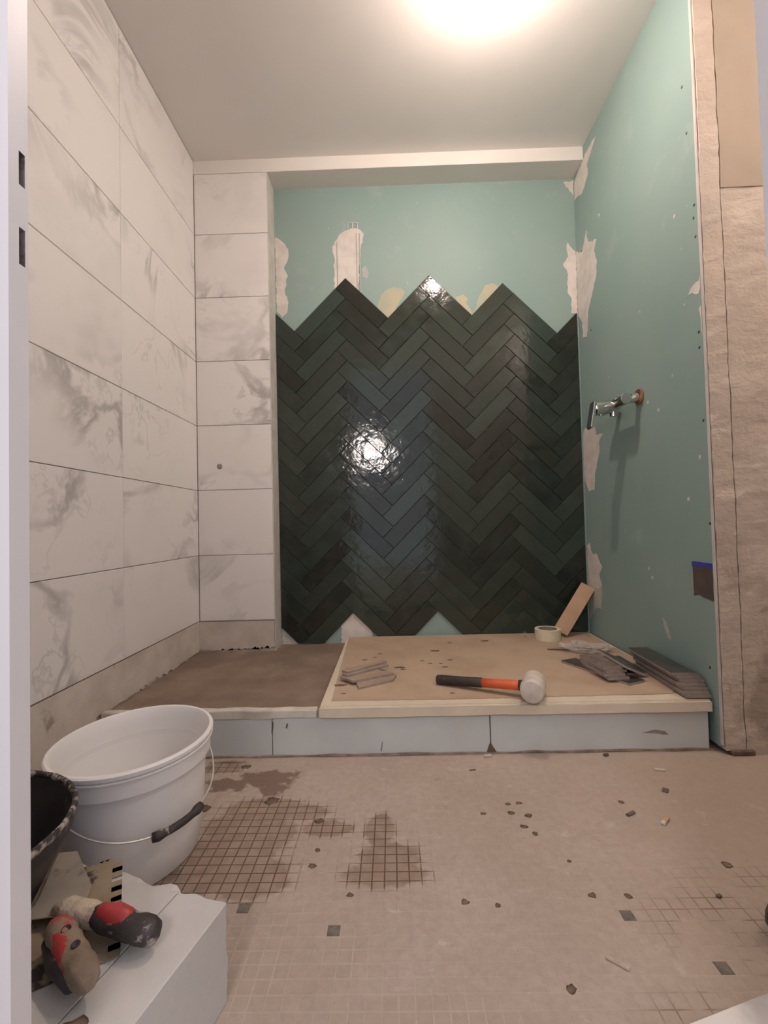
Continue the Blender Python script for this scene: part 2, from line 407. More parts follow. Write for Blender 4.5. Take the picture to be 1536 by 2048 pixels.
def slab(name, P, h, mat, bev=0.001, side_mat=None):
    """prism over polygon P in local xy, rising from z=0 to z=h, with a chamfered top edge"""
    if area(P) < 0: P = list(reversed(P))
    n = len(P)
    top = offset_poly(P, bev) if bev else None
    V = [(x, y, 0) for x, y in P]
    F = [tuple(reversed(range(n)))]
    mi = [1 if side_mat else 0]
    if top:
        V += [(x, y, h-bev) for x, y in P] + [(q[0], q[1], h) for q in top]
        for i in range(n):
            j = (i+1) % n
            F.append((i, j, n+j, n+i)); mi.append(1 if side_mat else 0)
            F.append((n+i, n+j, 2*n+j, 2*n+i)); mi.append(0)
        F.append(tuple(range(2*n, 3*n))); mi.append(0)
    else:
        V += [(x, y, h) for x, y in P]
        for i in range(n):
            j = (i+1) % n
            F.append((i, j, n+j, n+i)); mi.append(1 if side_mat else 0)
        F.append(tuple(range(n, 2*n))); mi.append(0)
    me = mesh(name, V, F, [mat] + ([side_mat] if side_mat else []))
    for k, pl in enumerate(me.polygons):
        pl.material_index = mi[k]
    return me
def tube(name, pts, radii, mat, seg=12, caps=True, smooth=True, squash=None):
    pts = [Vector(p) for p in pts]
    if not isinstance(radii, (list, tuple)): radii = [radii]*len(pts)
    V, F = [], []
    ref = None
    for i, p in enumerate(pts):
        d = (pts[min(i+1, len(pts)-1)] - pts[max(i-1, 0)]).normalized()
        if ref is None:
            ref = Vector((0, 0, 1)) if abs(d.z) < 0.9 else Vector((1, 0, 0))
        u = (ref - d*ref.dot(d)).normalized()
        ref = u
        w = d.cross(u)
        for k in range(seg):
            a = 2*math.pi*k/seg
            su = squash if squash else 1.0
            V.append(p + (u*math.cos(a)*su + w*math.sin(a))*radii[i])
    for i in range(len(pts)-1):
        for k in range(seg):
            k2 = (k+1) % seg
            F.append((i*seg+k, i*seg+k2, (i+1)*seg+k2, (i+1)*seg+k))
    if caps:
        F.append(tuple(reversed(range(seg))))
        F.append(tuple(range((len(pts)-1)*seg, len(pts)*seg)))
    me = mesh(name, V, F, mat)
    if smooth:
        for pl in me.polygons: pl.use_smooth = len(pl.vertices) == 4
    return me
def lathe(name, prof, mat, seg=48, axis='Z', smooth=True, close=False):
    V, F = [], []
    n = len(prof)
    for (r, z) in prof:
        for k in range(seg):
            a = 2*math.pi*k/seg
            V.append((r*math.cos(a), r*math.sin(a), z))
    rng = range(n) if close else range(n-1)
    for i in rng:
        i2 = (i+1) % n
        for k in range(seg):
            k2 = (k+1) % seg
            F.append((i*seg+k, i*seg+k2, i2*seg+k2, i2*seg+k))
    if not close:
        if prof[0][0] > 1e-5: F.append(tuple(reversed(range(seg))))
        if prof[-1][0] > 1e-5: F.append(tuple(range((n-1)*seg, n*seg)))
    me = mesh(name, V, F, mat)
    if smooth:
        for pl in me.polygons: pl.use_smooth = len(pl.vertices) == 4
    bm = bmesh.new(); bm.from_mesh(me)
    bmesh.ops.remove_doubles(bm, verts=bm.verts, dist=1e-6)
    bmesh.ops.recalc_face_normals(bm, faces=bm.faces)
    bm.to_mesh(me); bm.free()
    return me
def sharp(me, angle=0.6):
    me.set_sharp_from_angle(angle=angle)
    return me

XL, XR = -0.899, 0.935            # finished left tile face, right plasterboard face
YC, YB = 2.147, 2.267             # pier face, niche back face
XN = -0.549                       # niche left side
ZC, ZBK = 2.429, 2.366            # ceiling, bulkhead underside
YF = 0.44                         # inner face of the front wall
YR = 1.372                        # masonry face beside the plasterboard
XE = 1.55
YFR_ = 1.408

# ================================================================== THE SETTING
# floor: bed + mosaic
PITCH = 0.0241
TH = 0.0215
floor = link('floor', mesh('floor', [(XL-.2, YF-.06, -.0004), (XE+.1, YF-.06, -.0004), (XE+.1, 2.5, -.0004), (XL-.2, 2.5, -.0004),
                                     (XL-.2, YF-.06, -.06), (XE+.1, YF-.06, -.06), (XE+.1, 2.5, -.06), (XL-.2, 2.5, -.06)],
                           [(0, 1, 2, 3), (7, 6, 5, 4), (4, 5, 1, 0), (5, 6, 2, 1), (6, 7, 3, 2), (7, 4, 0, 3)], 'mosaic_joint'))
tag(floor, 'dusty old floor of small mosaic tiles, brown damp patches showing the grid', kind='structure')
chip_v = [(-TH/2, -TH/2, -.0004), (TH/2, -TH/2, -.0004), (TH/2, TH/2, -.0004), (-TH/2, TH/2, -.0004)]
a_, b_ = TH/2-.0002, TH/2-.0005
chip_v += [(-a_, -a_, -.0002), (a_, -a_, -.0002), (a_, a_, -.0002), (-a_, a_, -.0002), (-b_, -b_, 0), (b_, -b_, 0), (b_, b_, 0), (-b_, b_, 0)]
chip_f = [(0, 1, 5, 4), (1, 2, 6, 5), (2, 3, 7, 6), (3, 0, 4, 7), (4, 5, 9, 8), (5, 6, 10, 9), (6, 7, 11, 10), (7, 4, 8, 11), (8, 9, 10, 11)]
chip_me = mesh('mosaic_tile', chip_v, chip_f, 'mosaic_top')
dark_me = mesh('dark_mosaic_tile', chip_v, chip_f, 'dark_mosaic')
def cellc(i, j): return (-0.9+(i+.5)*PITCH, (j+.5)*PITCH)
def cell_of(x, y): return (int((x+.9)/PITCH), int(y/PITCH))
dark_cells = {cell_of(*q) for q in [(-.283, .846), (-.113, .799), (.387, .832), (.495, .746)]}
wet_blobs = [(-.345, 1.055, .115, .11), (-.395, .945, .125, .07), (-.30, .93, .095, .065), (-.325, 1.145, .105, .06), (-.225, 1.135, .065, .04),
             (-.165, 1.075, .06, .035), (-.03, .965, .088, .065), (-.043, 1.05, .05, .07)]
cells = []
for i in range(int((XE+.9)/PITCH)):
    for j in range(int((YF+.0)/PITCH), int(1.395/PITCH)):
        x, y = cellc(i, j)
        if y > YR-.01 and x > XR-.01: continue
        w = min(math.hypot((x-cx)/rx, (y-cy)/ry) for cx, cy, rx, ry in wet_blobs)
        near = math.hypot(x+.15, y-.78)
        pr = (0 if (i, j) in dark_cells else 1 if w < 1.0 else 2 + near)
        cells.append((pr, i, j, x, y))
cells.sort()
for pr, i, j, x, y in cells[:300]:
    link('mosaic_tile', dark_me if (i, j) in dark_cells else chip_me, floor, (x, y, 0), (0, 0, 0))
V, F = [], []
for pr, i, j, x, y in cells[300:]:
    b0 = len(V)
    jz = random.uniform(-.00015, 0.0)
    V += [(x+vx, y+vy, vz+(jz if vz > -.0004 else 0)) for vx, vy, vz in chip_v]
    F += [tuple(b0+k for k in f) for f in chip_f]
tag(link('mosaic_tiling', mesh('mosaic_tiling', V, F, 'mosaic_top'), floor), kind='stuff')
# mud drops and stains with a body of their own on the floor
def drop_mesh(name, r, seed, h=0.0012, sx=1.0):
    rr = random.Random(seed)
    n = 11
    V = [(0, 0, h)]
    for k in range(n):
        a = 2*math.pi*k/n
        q = r*rr.uniform(.65, 1.25)
        V.append((q*.6*math.cos(a)*sx, q*.6*math.sin(a), h*.85))
    for k in range(n):
        a = 2*math.pi*k/n
        q = r*rr.uniform(.7, 1.2)
        V.append((q*math.cos(a)*sx, q*math.sin(a), 0.0))
    F = []
    for k in range(n):
        k2 = (k+1) % n
        F.append((0, 1+k, 1+k2)); F.append((1+k, 1+n+k, 1+n+k2, 1+k2))
    F.append(tuple(reversed(range(1+n, 1+2*n))))
    return mesh(name, V, F, 'mud', True)
drops = [(.264, 1.156, .006), (.291, 1.159, .007), (.264, 1.120, .008), (.300, 1.110, .008), (.280, 1.071, .008), (.296, 1.047, .007), (.196, 1.120, .006),
         (.348, .876, .007), (.244, .705, .008), (.536, 1.157, .007), (.338, .962, .004), (-.186, 1.101, .010), (-.179, .958, .008), (-.176, 1.004, .006),
         (-.096, .883, .006), (-.436, 1.353, .012), (-.318, 1.183, .016), (-.477, 1.156, .014), (.641, .946, .009), (.411, .873, .007), (.114, .864, .007), (.171, .856, .005)]
for k, (x, y, r) in enumerate(drops):
    link('mud_drop', drop_mesh('mud_drop', r, k, sx=1.15), floor, (x, y, 0.0))

# walls
def struct(name, me, label, parent=None):
    return tag(link(name, me, parent), label, kind='structure')
wall_left = struct('wall_left', boxm('wall_left', (-1.03, YF-.10, 0.0), (XL-.009, 2.40, ZC+.02), 'plaster'),
                   'left wall clad in white marble-look tiles above a bare plaster strip')
ROWS = [0.2615+.302*k for k in range(7)]
def wall_tile(parent, P, h, M4, mat, bev=0.0012):
    cx = sum(p[0] for p in P)/len(P); cy = sum(p[1] for p in P)/len(P)
    o = link('marble_tile', slab('marble_tile', [(x-cx, y-cy) for x, y in P], h, mat, bev), parent)
    o.matrix_local = M4 @ Matrix.Translation((cx, cy, 0))
    return o
J = 0.0011
def rect(x0, y0, x1, y1): return [(x0, y0), (x1, y0), (x1, y1), (x0, y1)]
# local x = world Y (reversed so that normal is +X), local y = world Z
MLEFT = Matrix(((0, 0, 1, XL-.009), (1, 0, 0, 0), (0, 1, 0, 0), (0, 0, 0, 1)))
for k in range(7):
    z0 = ROWS[k]; z1 = ROWS[k+1] if k < 6 else ZC-.002
    for y0, y1 in ((1.545, YC-.001), (.943, 1.545), (YF+.002, .943)):
        wall_tile(wall_left, rect(y0+J, z0+J, y1-J, z1-J), .009, MLEFT, 'marble')
wall_pier = struct('wall_back_left', boxm('wall_back_left', (XL-.009, YC+.009, 0.0), (XN-.004, 2.40, ZC+.02), 'plaster'),
                   'pier left of the niche, white marble-look tiles over bare plaster')
MPIER = Matrix(((1, 0, 0, 0), (0, 0, -1, YC+.009), (0, 1, 0, 0), (0, 0, 0, 1)))
for k in range(7):
    z0 = ROWS[k]; z1 = ROWS[k+1] if k < 6 else ZBK-.001
    wall_tile(wall_pier, rect(XL+J, z0+J, XN-.004, z1-J), .009, MPIER, 'marble')
link('return_lining', boxm('return_lining', (XN-.004, YC+.004, .10), (XN, YB+.02, ZBK), 'return', .001), wall_pier)
V = []
wall_back = struct('wall_back', boxm('wall_back', (XN-.004, YB, 0.0), (XR+.10, 2.40, ZC+.02), 'mint'),
                   'mint green plasterboard niche wall with dark green herringbone tiles')
wall_right = struct('wall_right', boxm('wall_right', (XR, YR+.013, 0.018), (1.06, YB, ZC+.02), 'mint'),
                    'right wall of mint green plasterboard with filler patches')
link('board_edge', boxm('board_edge', (XR+.0005, YR+.004, 0.025), (XR+.0045, YR+.0135, ZC), 'return', .0006, jitter=.0012, cuts=10), wall_right)
trim = struct('trim_1', boxm('trim_1', (XL-.009, YC, ZBK), (XR, 2.40, ZC+.02), 'bulk', .0015), 'pale bulkhead strip across the top of the niche')
ceiling = struct('ceiling', boxm('ceiling', (-1.03, YF-.10, ZC), (XE+.1, 2.40, ZC+.08), 'ceiling'), 'plain off-white ceiling')
# masonry wall facing the door, right of the plasterboard: strip, groove, main field, smooth upper plaster
wall_mas = struct('wall_front_right', boxm('wall_front_right', (1.0015, YR+.022, 0.0), (XE+.1, 1.52, ZC+.02), 'masonry'), 'bare rough masonry wall right of the green board')
def rough_panel(name, x0, x1, z0, z1, y, dep, mat, amp, parent, step=.022):
    nx = max(2, int((x1-x0)/step)); nz = int((z1-z0)/step)
    V, F = [], []
    for j in range(nz+1):
        for i in range(nx+1):
            x = x0+(x1-x0)*i/nx; z = z0+(z1-z0)*j/nz
            q = Vector((x*9, 3.3, z*9))
            d = amp*(mnoise.noise(q)+.5*mnoise.noise(q*3.1)+.25*mnoise.noise(q*7.0))
            ex = .003*mnoise.noise(Vector((1.1, 7.7, z*40))) if i in (0, nx) else 0
            V.append((x+ex, y+d, z))
    n = len(V)
    V += [(vx, y+dep, vz) for vx, vy, vz in V]
    W = nx+1
    for j in range(nz):
        for i in range(nx):
            F.append((j*W+i, j*W+i+1, (j+1)*W+i+1, (j+1)*W+i))
            F.append((n+j*W+i, n+(j+1)*W+i, n+(j+1)*W+i+1, n+j*W+i+1))
    for j in range(nz):
        F.append((j*W, (j+1)*W, n+(j+1)*W, n+j*W))
        F.append((j*W+nx, n+j*W+nx, n+(j+1)*W+nx, (j+1)*W+nx))
    for i in range(nx):
        F.append((i, n+i, n+i+1, i+1))
        F.append((nz*W+i, nz*W+i+1, n+nz*W+i+1, n+nz*W+i))
    me = mesh(name, V, F, mat)
    return link(name, me, parent)
rough_panel('plaster_strip', XR+.006, .9965, .012, ZC-.002, YR, .04, 'masonry', .0035, wall_mas)
rough_panel('masonry_field', 1.0005, XE, 0.0, 1.664, YR+.002, .03, 'masonry', .0045, wall_mas)
rough_panel('upper_plaster', .999, XE, 1.660, ZC-.002, YR-.0005, .03, 'smooth_plaster', .0012, wall_mas, .04)
link('broken_foot', boxm('broken_foot', (XR+.02, YR-.008, 0.0), (1.02, YR+.02, .013), 'mud', .002, jitter=.005, cuts=3), wall_mas)
# enclosing walls behind the view
struct('wall_side_right', boxm('wall_side_right', (XE, YF-.10, 0.0), (XE+.1, 1.40, ZC+.02), 'hallwall'), 'plain right side wall near the door')
DX0, DX1, DZ = -0.425, 0.445, 2.06
wf = struct('wall_front', boxm('wall_front', (-1.03, YF-.10, 0.0), (DX0, YF, ZC), 'hallwall'), 'plain wall around the doorway')
link('wall_pier_right', boxm('wall_pier_right', (DX1, YF-.10, 0.0), (XE, YF, ZC), 'hallwall'), wf)
link('wall_over_door', boxm('wall_over_door', (DX0, YF-.10, DZ+.06), (DX1, YF, ZC), 'hallwall'), wf)
struct('floor_hall', boxm('floor_hall', (-1.6, -2.6, -.06), (1.6, YF-.06, 0.0), 'hardboard'), 'hall floor outside the doorway')

# door frame with strike holes
door = tag(empty('door_1', (0, 0, 0)), 'white steel door frame with two strike holes in its edge', kind='structure')
def jamb(side):
    ys = [.4075, .4195, .4268, .4305]
    zs = [0.0, .9355, .9705, 1.0110, 1.0430, DZ]
    xi = -.3395 if side < 0 else .3520
    xo = DX0 if side < 0 else DX1
    V, F, mi = [], [], []
    def quad(a, b, c, d, m_=0):
        b0 = len(V); V.extend([a, b, c, d]); F.append((b0, b0+1, b0+2, b0+3)); mi.append(m_)
    for j in range(5):
        for i in range(3):
            y0, y1, z0, z1 = ys[i], ys[i+1], zs[j], zs[j+1]
            if side < 0 and i == 1 and j in (1, 3):
                q = xi-.016
                quad((q, y0, z0), (q, y1, z0), (q, y1, z1), (q, y0, z1), 1)
                quad((xi, y0, z0), (q, y0, z0), (q, y0, z1), (xi, y0, z1), 1)
                quad((xi, y1, z0), (xi, y1, z1), (q, y1, z1), (q, y1, z0), 1)
                quad((xi, y0, z0), (xi, y1, z0), (q, y1, z0), (q, y0, z0), 1)
                quad((xi, y0, z1), (q, y0, z1), (q, y1, z1), (xi, y1, z1), 1)
            else:
                quad((xi, y0, z0), (xi, y1, z0), (xi, y1, z1), (xi, y0, z1))
    y0, y1 = ys[0], ys[-1]
    quad((xi, y0, 0), (xi, y0, DZ), (xo, y0, DZ), (xo, y0, 0))
    quad((xi, y1, 0), (xo, y1, 0), (xo, y1, DZ), (xi, y1, DZ))
    quad((xo, y0, 0), (xo, y0, DZ), (xo, y1, DZ), (xo, y1, 0))
    quad((xi, y0, 0), (xo, y0, 0), (xo, y1, 0), (xi, y1, 0))
    quad((xi, y0, DZ), (xi, y1, DZ), (xo, y1, DZ), (xo, y0, DZ))
    me = mesh('jamb', V, F, ['frame', 'pocket'])
    for k, pl in enumerate(me.polygons): pl.material_index = mi[k]
    bm = bmesh.new(); bm.from_mesh(me)
    bmesh.ops.remove_doubles(bm, verts=bm.verts, dist=1e-6)
    bmesh.ops.recalc_face_normals(bm, faces=bm.faces)
    bm.to_mesh(me); bm.free()
    return link('jamb', me, door)
jamb(-1); jamb(1)
link('head', boxm('head', (DX0, .4075, DZ), (DX1, .4305, DZ+.06), 'frame', .002), door)
for sx, x0, x1 in ((-1, DX0-.02, -.3585), (1, .372, DX1+.02)):
    link('architrave', boxm('architrave', (x0, .388, 0.0), (x1, .4078, DZ+.04), 'frame', .003, 2), door)

# ================================================================== HERRINGBONE on the back wall
U = 0.0513                                   # half-diagonal step of the lattice
W = U*math.sqrt(2)
NT_ = 4
X0, Z0V = 0.005, 1.700                       # a valley of the top outline
MBACK = Matrix(((1, 0, 0, 0), (0, 0, -1, YB), (0, 1, 0, 0), (0, 0, 0, 1)))
S2 = math.sqrt(.5)
def uv(u, v):                                # lattice units -> wall x, z (valley corner (1,1) of index 0 at X0, Z0V)
    return (X0 + (u-v)*U, Z0V + (u+v-2)*U)
G = 0.011                                    # half joint in lattice units
xmin, xmax, zmin = XN+.003, XR-.011, 0.122
top_idx = {(-2, 'H'): 0, (-1, 'V'): -1, (-1, 'H'): 0, (0, 'V'): 0, (0, 'H'): 0, (1, 'V'): 0, (1, 'H'): 0, (2, 'V'): -1, (2, 'H'): -1, (3, 'V'): -1}
full_me = slab('herringbone_tile', [(-2*W+G*W, -.5*W+G*W), (2*W-G*W, -.5*W+G*W), (2*W-G*W, .5*W-G*W), (-2*W+G*W, .5*W-G*W)], .0095, 'glaze', .0013)
rng = random.Random(3)
for (b, kind), top in sorted(top_idx.items()):
    for a in range(-15-(1 if (b, kind) in ((1, 'H'), (2, 'V')) else 0), top+1):
        du, dv = a + NT_*b, a - NT_*b
        if kind == 'H': u0, u1, v0, v1 = du, du+NT_, dv, dv+1
        else:           u0, u1, v0, v1 = du, du+1, dv+1, dv+NT_+1
        P = [uv(u0+G, v0+G), uv(u1-G, v0+G), uv(u1-G, v1-G), uv(u0+G, v1-G)]
        inside = all(xmin <= p[0] <= xmax and p[1] >= zmin for p in P)
        c = uv((u0+u1)/2, (v0+v1)/2)
        tilt = Matrix.Rotation(rng.uniform(-.006, .006), 4, 'X') @ Matrix.Rotation(rng.uniform(-.003, .003), 4, 'Y')
        lift = Matrix.Translation((0, 0, rng.uniform(.0004, .0012)))
        if inside:
            o = link('herringbone_tile', full_me, wall_back)
            ang = math.pi/4 if kind == 'H' else 3*math.pi/4
            o.matrix_local = MBACK @ Matrix.Translation((c[0], c[1], 0)) @ Matrix.Rotation(ang, 4, 'Z') @ lift @ tilt
        else:
            for ax, val, g in ((0, xmin, True), (0, xmax, False), (1, zmin, True)):
                P = clip(P, ax, val, g)
                if len(P) < 3: break
            if len(P) < 3 or abs(area(P)) < 6e-5: continue
            cx = sum(p[0] for p in P)/len(P); cy = sum(p[1] for p in P)/len(P)
            o = link('herringbone_tile', slab('cut_herringbone_tile', [(x-cx, y-cy) for x, y in P], .0095, 'glaze', .0009), wall_back)
            o.matrix_local = MBACK @ Matrix.Translation((cx, cy, 0)) @ lift

# ------------------------------------------------------------------ filler patches
def refine(P, step=.012, amp=.005, seed=0):
    rr = random.Random(seed); out = []
    for i in range(len(P)):
        a = Vector(P[i]); b = Vector(P[(i+1) % len(P)])
        n = max(1, int((b-a).length/step))
        nv = Vector((-(b-a).y, (b-a).x)).normalized() if (b-a).length > 1e-6 else Vector((0, 0))
        for k in range(n):
            q = a.lerp(b, k/n)
            if k: q = q + nv*rr.uniform(-amp, amp)
            out.append(q)
    return out
def patch(name, P, M4, mat, parent, h=.0009, lo=None, hi=None, amp=.005, seed=1, label=None):
    Q = refine(P, seed=seed, amp=amp)
    if lo: Q = [Vector((max(lo[0], q.x), max(lo[1], q.y))) for q in Q]
    if hi: Q = [Vector((min(hi[0], q.x), min(hi[1], q.y))) for q in Q]
    bm = bmesh.new()
    vs = [bm.verts.new((q.x, q.y, h)) for q in Q]
    f = bm.faces.new(vs)
    r = bmesh.ops.triangulate(bm, faces=[f])
    ret = bmesh.ops.extrude_face_region(bm, geom=bm.faces[:])
    for e in ret['geom']:
        if isinstance(e, bmesh.types.BMVert): e.co.z = 0.0
    bmesh.ops.remove_doubles(bm, verts=bm.verts, dist=1e-6)
    o = link(name, from_bm(name, bm, mat), parent)
    o.matrix_local = M4
    if label: o['label'] = label
    return o
MRIGHT = Matrix(((0, 0, -1, XR), (1, 0, 0, 0), (0, 1, 0, 0), (0, 0, 0, 1)))
RP = {
 'R1': [(2.012,2.369),(2.027,2.355),(2.108,2.314),(2.102,2.264),(2.172,2.223),(2.263,2.255),(2.253,2.340),(2.193,2.362),(2.114,2.373)],
 'R2': [(2.145,2.028),(2.129,1.963),(2.044,1.923),(2.073,1.884),(2.048,1.825),(2.064,1.763),(2.121,1.694),(2.157,1.647),(2.177,1.541),(2.221,1.554),(2.225,1.631),(2.264,1.679),(2.265,1.745),(2.265,1.998),(2.196,1.956)],
 'R3a': [(1.374,1.406),(1.390,1.391),(1.430,1.385),(1.455,1.367),(1.421,1.369),(1.395,1.353),(1.376,1.366)],
 'R3b': [(1.396,1.309),(1.390,1.287),(1.388,1.238),(1.380,1.222),(1.378,1.314)],
 'R4': [(2.265,1.091),(2.245,1.119),(2.150,1.126),(2.124,1.097),(2.122,1.068),(2.050,1.059),(2.093,1.034),(2.098,0.979),(2.148,0.891),(2.161,0.821),(2.222,0.820),(2.262,0.876),(2.265,0.969)],
 'R5': [(2.265,0.562),(2.232,0.575),(2.213,0.527),(2.158,0.525),(2.110,0.468),(2.144,0.437),(2.121,0.383),(2.150,0.370),(2.264,0.360)],
 'R6': [(1.654,0.337),(1.630,0.327),(1.608,0.272),(1.622,0.272),(1.644,0.303)],
}
for k, (nm, P) in enumerate(RP.items()):
    patch('filler_patch', P, MRIGHT, 'grey_filler' if nm == 'R6' else 'filler', wall_right, amp=.004 if nm not in ('R3b', 'R6') else .001, seed=k, lo=(YR+.0135, 0), hi=(YB-.001, ZC))
patch('filler_patch', [(2.264,.358),(2.121,.380),(2.132,.279),(2.190,.278),(2.264,.207)], MRIGHT, 'grey_filler', wall_right, h=.0005, seed=11, hi=(YB-.001, ZC))
BP = {
 'B1': [(-0.545,2.125),(-0.513,2.104),(-0.480,2.063),(-0.486,2.005),(-0.504,1.966),(-0.488,1.937),(-0.501,1.845),(-0.485,1.799),(-0.494,1.742),(-0.520,1.721),(-0.545,1.756)],
 'B2': [(-0.247,2.094),(-0.229,2.122),(-0.200,2.144),(-0.166,2.157),(-0.132,2.153),(-0.104,2.129),(-0.111,2.084),(-0.123,2.050),(-0.122,2.015),(-0.131,1.970),(-0.142,1.742),(-0.254,1.746),(-0.254,2.020),(-0.261,2.055)],
 'B6': [(0.885,2.347),(0.934,2.359),(0.934,2.280),(0.922,2.298)],
 'B7': [(0.932,2.001),(0.896,2.048),(0.889,2.014),(0.896,1.979),(0.870,1.935),(0.886,1.912),(0.893,1.889),(0.887,1.798),(0.906,1.764),(0.901,1.696),(0.932,1.690)],
 'B8': [(-0.257,0.10),(-0.260,0.235),(-0.188,0.267),(-0.133,0.233),(-0.092,0.10)],
 'B9': [(-0.547,0.235),(-0.511,0.21),(-0.44,0.10),(-0.547,0.10)],
}
for k, (nm, P) in enumerate(BP.items()):
    patch('filler_patch', P, MBACK, 'filler', wall_back, h=.0004 if nm in ('B8', 'B9') else .0009, amp=.004, seed=20+k, lo=(XN, .09), hi=(XR-.001, 2.365))
patch('filler_patch', [(-.118,1.95),(-.10,1.965),(-.085,1.935),(-.09,1.905),(-.112,1.91)], MBACK, 'grey_filler', wall_back, h=.0005, amp=.003, seed=33)
for k, P in enumerate(([(-.059,1.694),(-.040,1.773),(-.028,1.818),(.007,1.845),(.041,1.856),(.080,1.843),(.093,1.825),(.050,1.759),(.036,1.679)],
                       [(.336,1.794),(.376,1.808),(.400,1.786),(.391,1.764),(.439,1.678),(.383,1.668)],
                       [(.453,1.790),(.483,1.846),(.522,1.858),(.550,1.838),(.519,1.765),(.416,1.678)])):
    patch('adhesive_smear', P, MBACK, 'ochre', wall_back, h=.0004, amp=.003, seed=40+k)
# raked ridges in the filled chase and the clip at its head
for x in (-.238, -.141, -.126):
    link('chase_ridge', boxm('chase_ridge', (x-.0022, YB-.0042, 1.80), (x+.0022, YB-.0002, 2.13 if x > -.2 else 2.09), 'grey_filler', .0008), wall_back)
for x0, x1, z0, z1 in ((-.184, -.180, 2.150, 2.182), (-.137, -.133, 2.150, 2.182), (-.184, -.133, 2.180, 2.184), (-.161, -.157, 2.152, 2.180)):
    link('chase_clip', boxm('chase_clip', (x0, YB-.0035, z0), (x1, YB, z1), 'filler', .0005), wall_back)
# screws and plaster specks in the right wall
scr = lathe('screw_head', [(.0, .0010), (.0026, .0010), (.0042, .0004), (.0044, 0.0)], 'screw', 14)
for (y, z) in [(1.397,1.626),(1.402,1.589),(1.397,1.529),(1.400,1.240),(1.401,1.193),(1.398,0.972),(1.389,0.665),(1.417,0.236),(2.133,1.555),(1.429,2.022),(1.417,1.864)]:
    o = link('screw_head', scr, wall_right); o.matrix_local = MRIGHT @ Matrix.Translation((y, z, 0))
for k, (y, z) in enumerate([(1.493,1.656),(1.626,1.060),(1.689,1.103),(1.420,0.866),(1.727,0.501),(1.483,0.742),(2.011,2.011),(1.707,0.470)]):
    patch('filler_speck', [(y-.006, z-.003), (y+.004, z-.007), (y+.006, z+.005), (y-.003, z+.007)], MRIGHT, 'filler', wall_right, h=.0006, amp=.0015, seed=60+k)
# drilled spots in the pier plaster and a plugged hole in a tile
for (x, z, r) in [(-.665, .235, .006), (-.660, .215, .005), (-.655, .19, .005), (-.61, .165, .004), (-.585, .15, .005), (-.60, .252, .004)]:
    o = link('drill_spot', drop_mesh('drill_spot', r, int(x*1000), .0006), wall_pier)
    o.matrix_local = Matrix(((1, 0, 0, x), (0, 0, -1, YC+.009), (0, 1, 0, z), (0, 0, 0, 1)))
o = link('pipe_hole', lathe('pipe_hole', [(0, .0003), (.006, .0003), (.0105, .0012), (.013, .0), (.0, .0)], 'grey_edge', 18), wall_pier)
o.matrix_local = Matrix(((1, 0, 0, -.796), (0, 0, -1, YC), (0, 1, 0, .975), (0, 0, 0, 1)))

# ragged plaster skirts left standing above the mortar bed
rr_ = random.Random(12)
def skirt(pts0, a0, a1, z1, M4, parent, slope=0.0):
    n = 46
    low = [(a0+(a1-a0)*k/n, .126+slope*k/n+rr_.uniform(-.006, .006)+.008*mnoise.noise(Vector((k*.23, a0*9, 1.0)))) for k in range(n+1)]
    first = pts0[0][0] if pts0 else a0
    patch('plaster_skirt', pts0+low+[(a1, z1), (first, z1)], M4, 'plaster', parent, h=.0055, amp=.0004, seed=int(a0*100))
skirt([(YF+.002, .001), (YFR_-.012, .001)], YFR_-.010, YC+.004, .258, Matrix(((0, 0, 1, XL-.009), (1, 0, 0, 0), (0, 1, 0, 0), (0, 0, 0, 1))), wall_left)
skirt([], XL-.003, XN-.006, .258, MPIER, wall_pier, .012)

# ================================================================== SHOWER PLATFORM
YFR = 1.408
curb = tag(empty('shower_curb', (0, YFR, 0)), 'pale blue-grey panel upstand along the front of the shower base', 'curb')
for x0, x1 in ((XL-.003, -.3765), (-.3745, .2745), (.2775, .918)):
    link('curb_panel', boxm('curb_panel', (x0, 0.0, 0.0), (x1, .025, .112), 'curb', .0015), curb)
link('panel_chip', mesh('panel_chip', [(.262, -.0015, .0), (.272, -.0015, .028), (.276, -.0015, .030), (.292, -.0015, .004), (.29, -.0015, 0), (.262, .001, .0), (.272, .001, .028), (.276, .001, .030), (.292, .001, .004), (.29, .001, 0)],
                               [(0, 1, 2, 3, 4), (9, 8, 7, 6, 5), (0, 5, 6, 1), (1, 6, 7, 2), (2, 7, 8, 3), (3, 8, 9, 4)], 'mud'), curb)
link('curb_bedding', boxm('curb_bedding', (XL+.003, -.002, .1125), (-.2405, .030, .136), 'curbtop', .003, jitter=.0035, cuts=14), curb)
link('curb_footing', boxm('curb_footing', (XL, -.006, 0.0), (.93, .004, .005), 'footing', .001, jitter=.0045, cuts=30), curb)
MCURB = Matrix(((1, 0, 0, 0), (0, 0, -1, 0), (0, 1, 0, 0), (0, 0, 0, 1)))
for k, P in enumerate(([(.72, .052), (.76, .060), (.79, .055), (.80, .045), (.765, .049)], [(-.052, .012), (-.047, .040), (-.044, .038), (-.048, .010)], [(-.335, .085), (-.331, .098), (-.327, .096), (-.330, .082)],
                       [(-.378, .070), (-.374, .104), (-.371, .100), (-.374, .068)])):
    patch('dirt_smudge', P, MCURB, 'mud' if k in (2, 3) else 'grey_edge', curb, h=.0006, amp=.0012, seed=80+k)
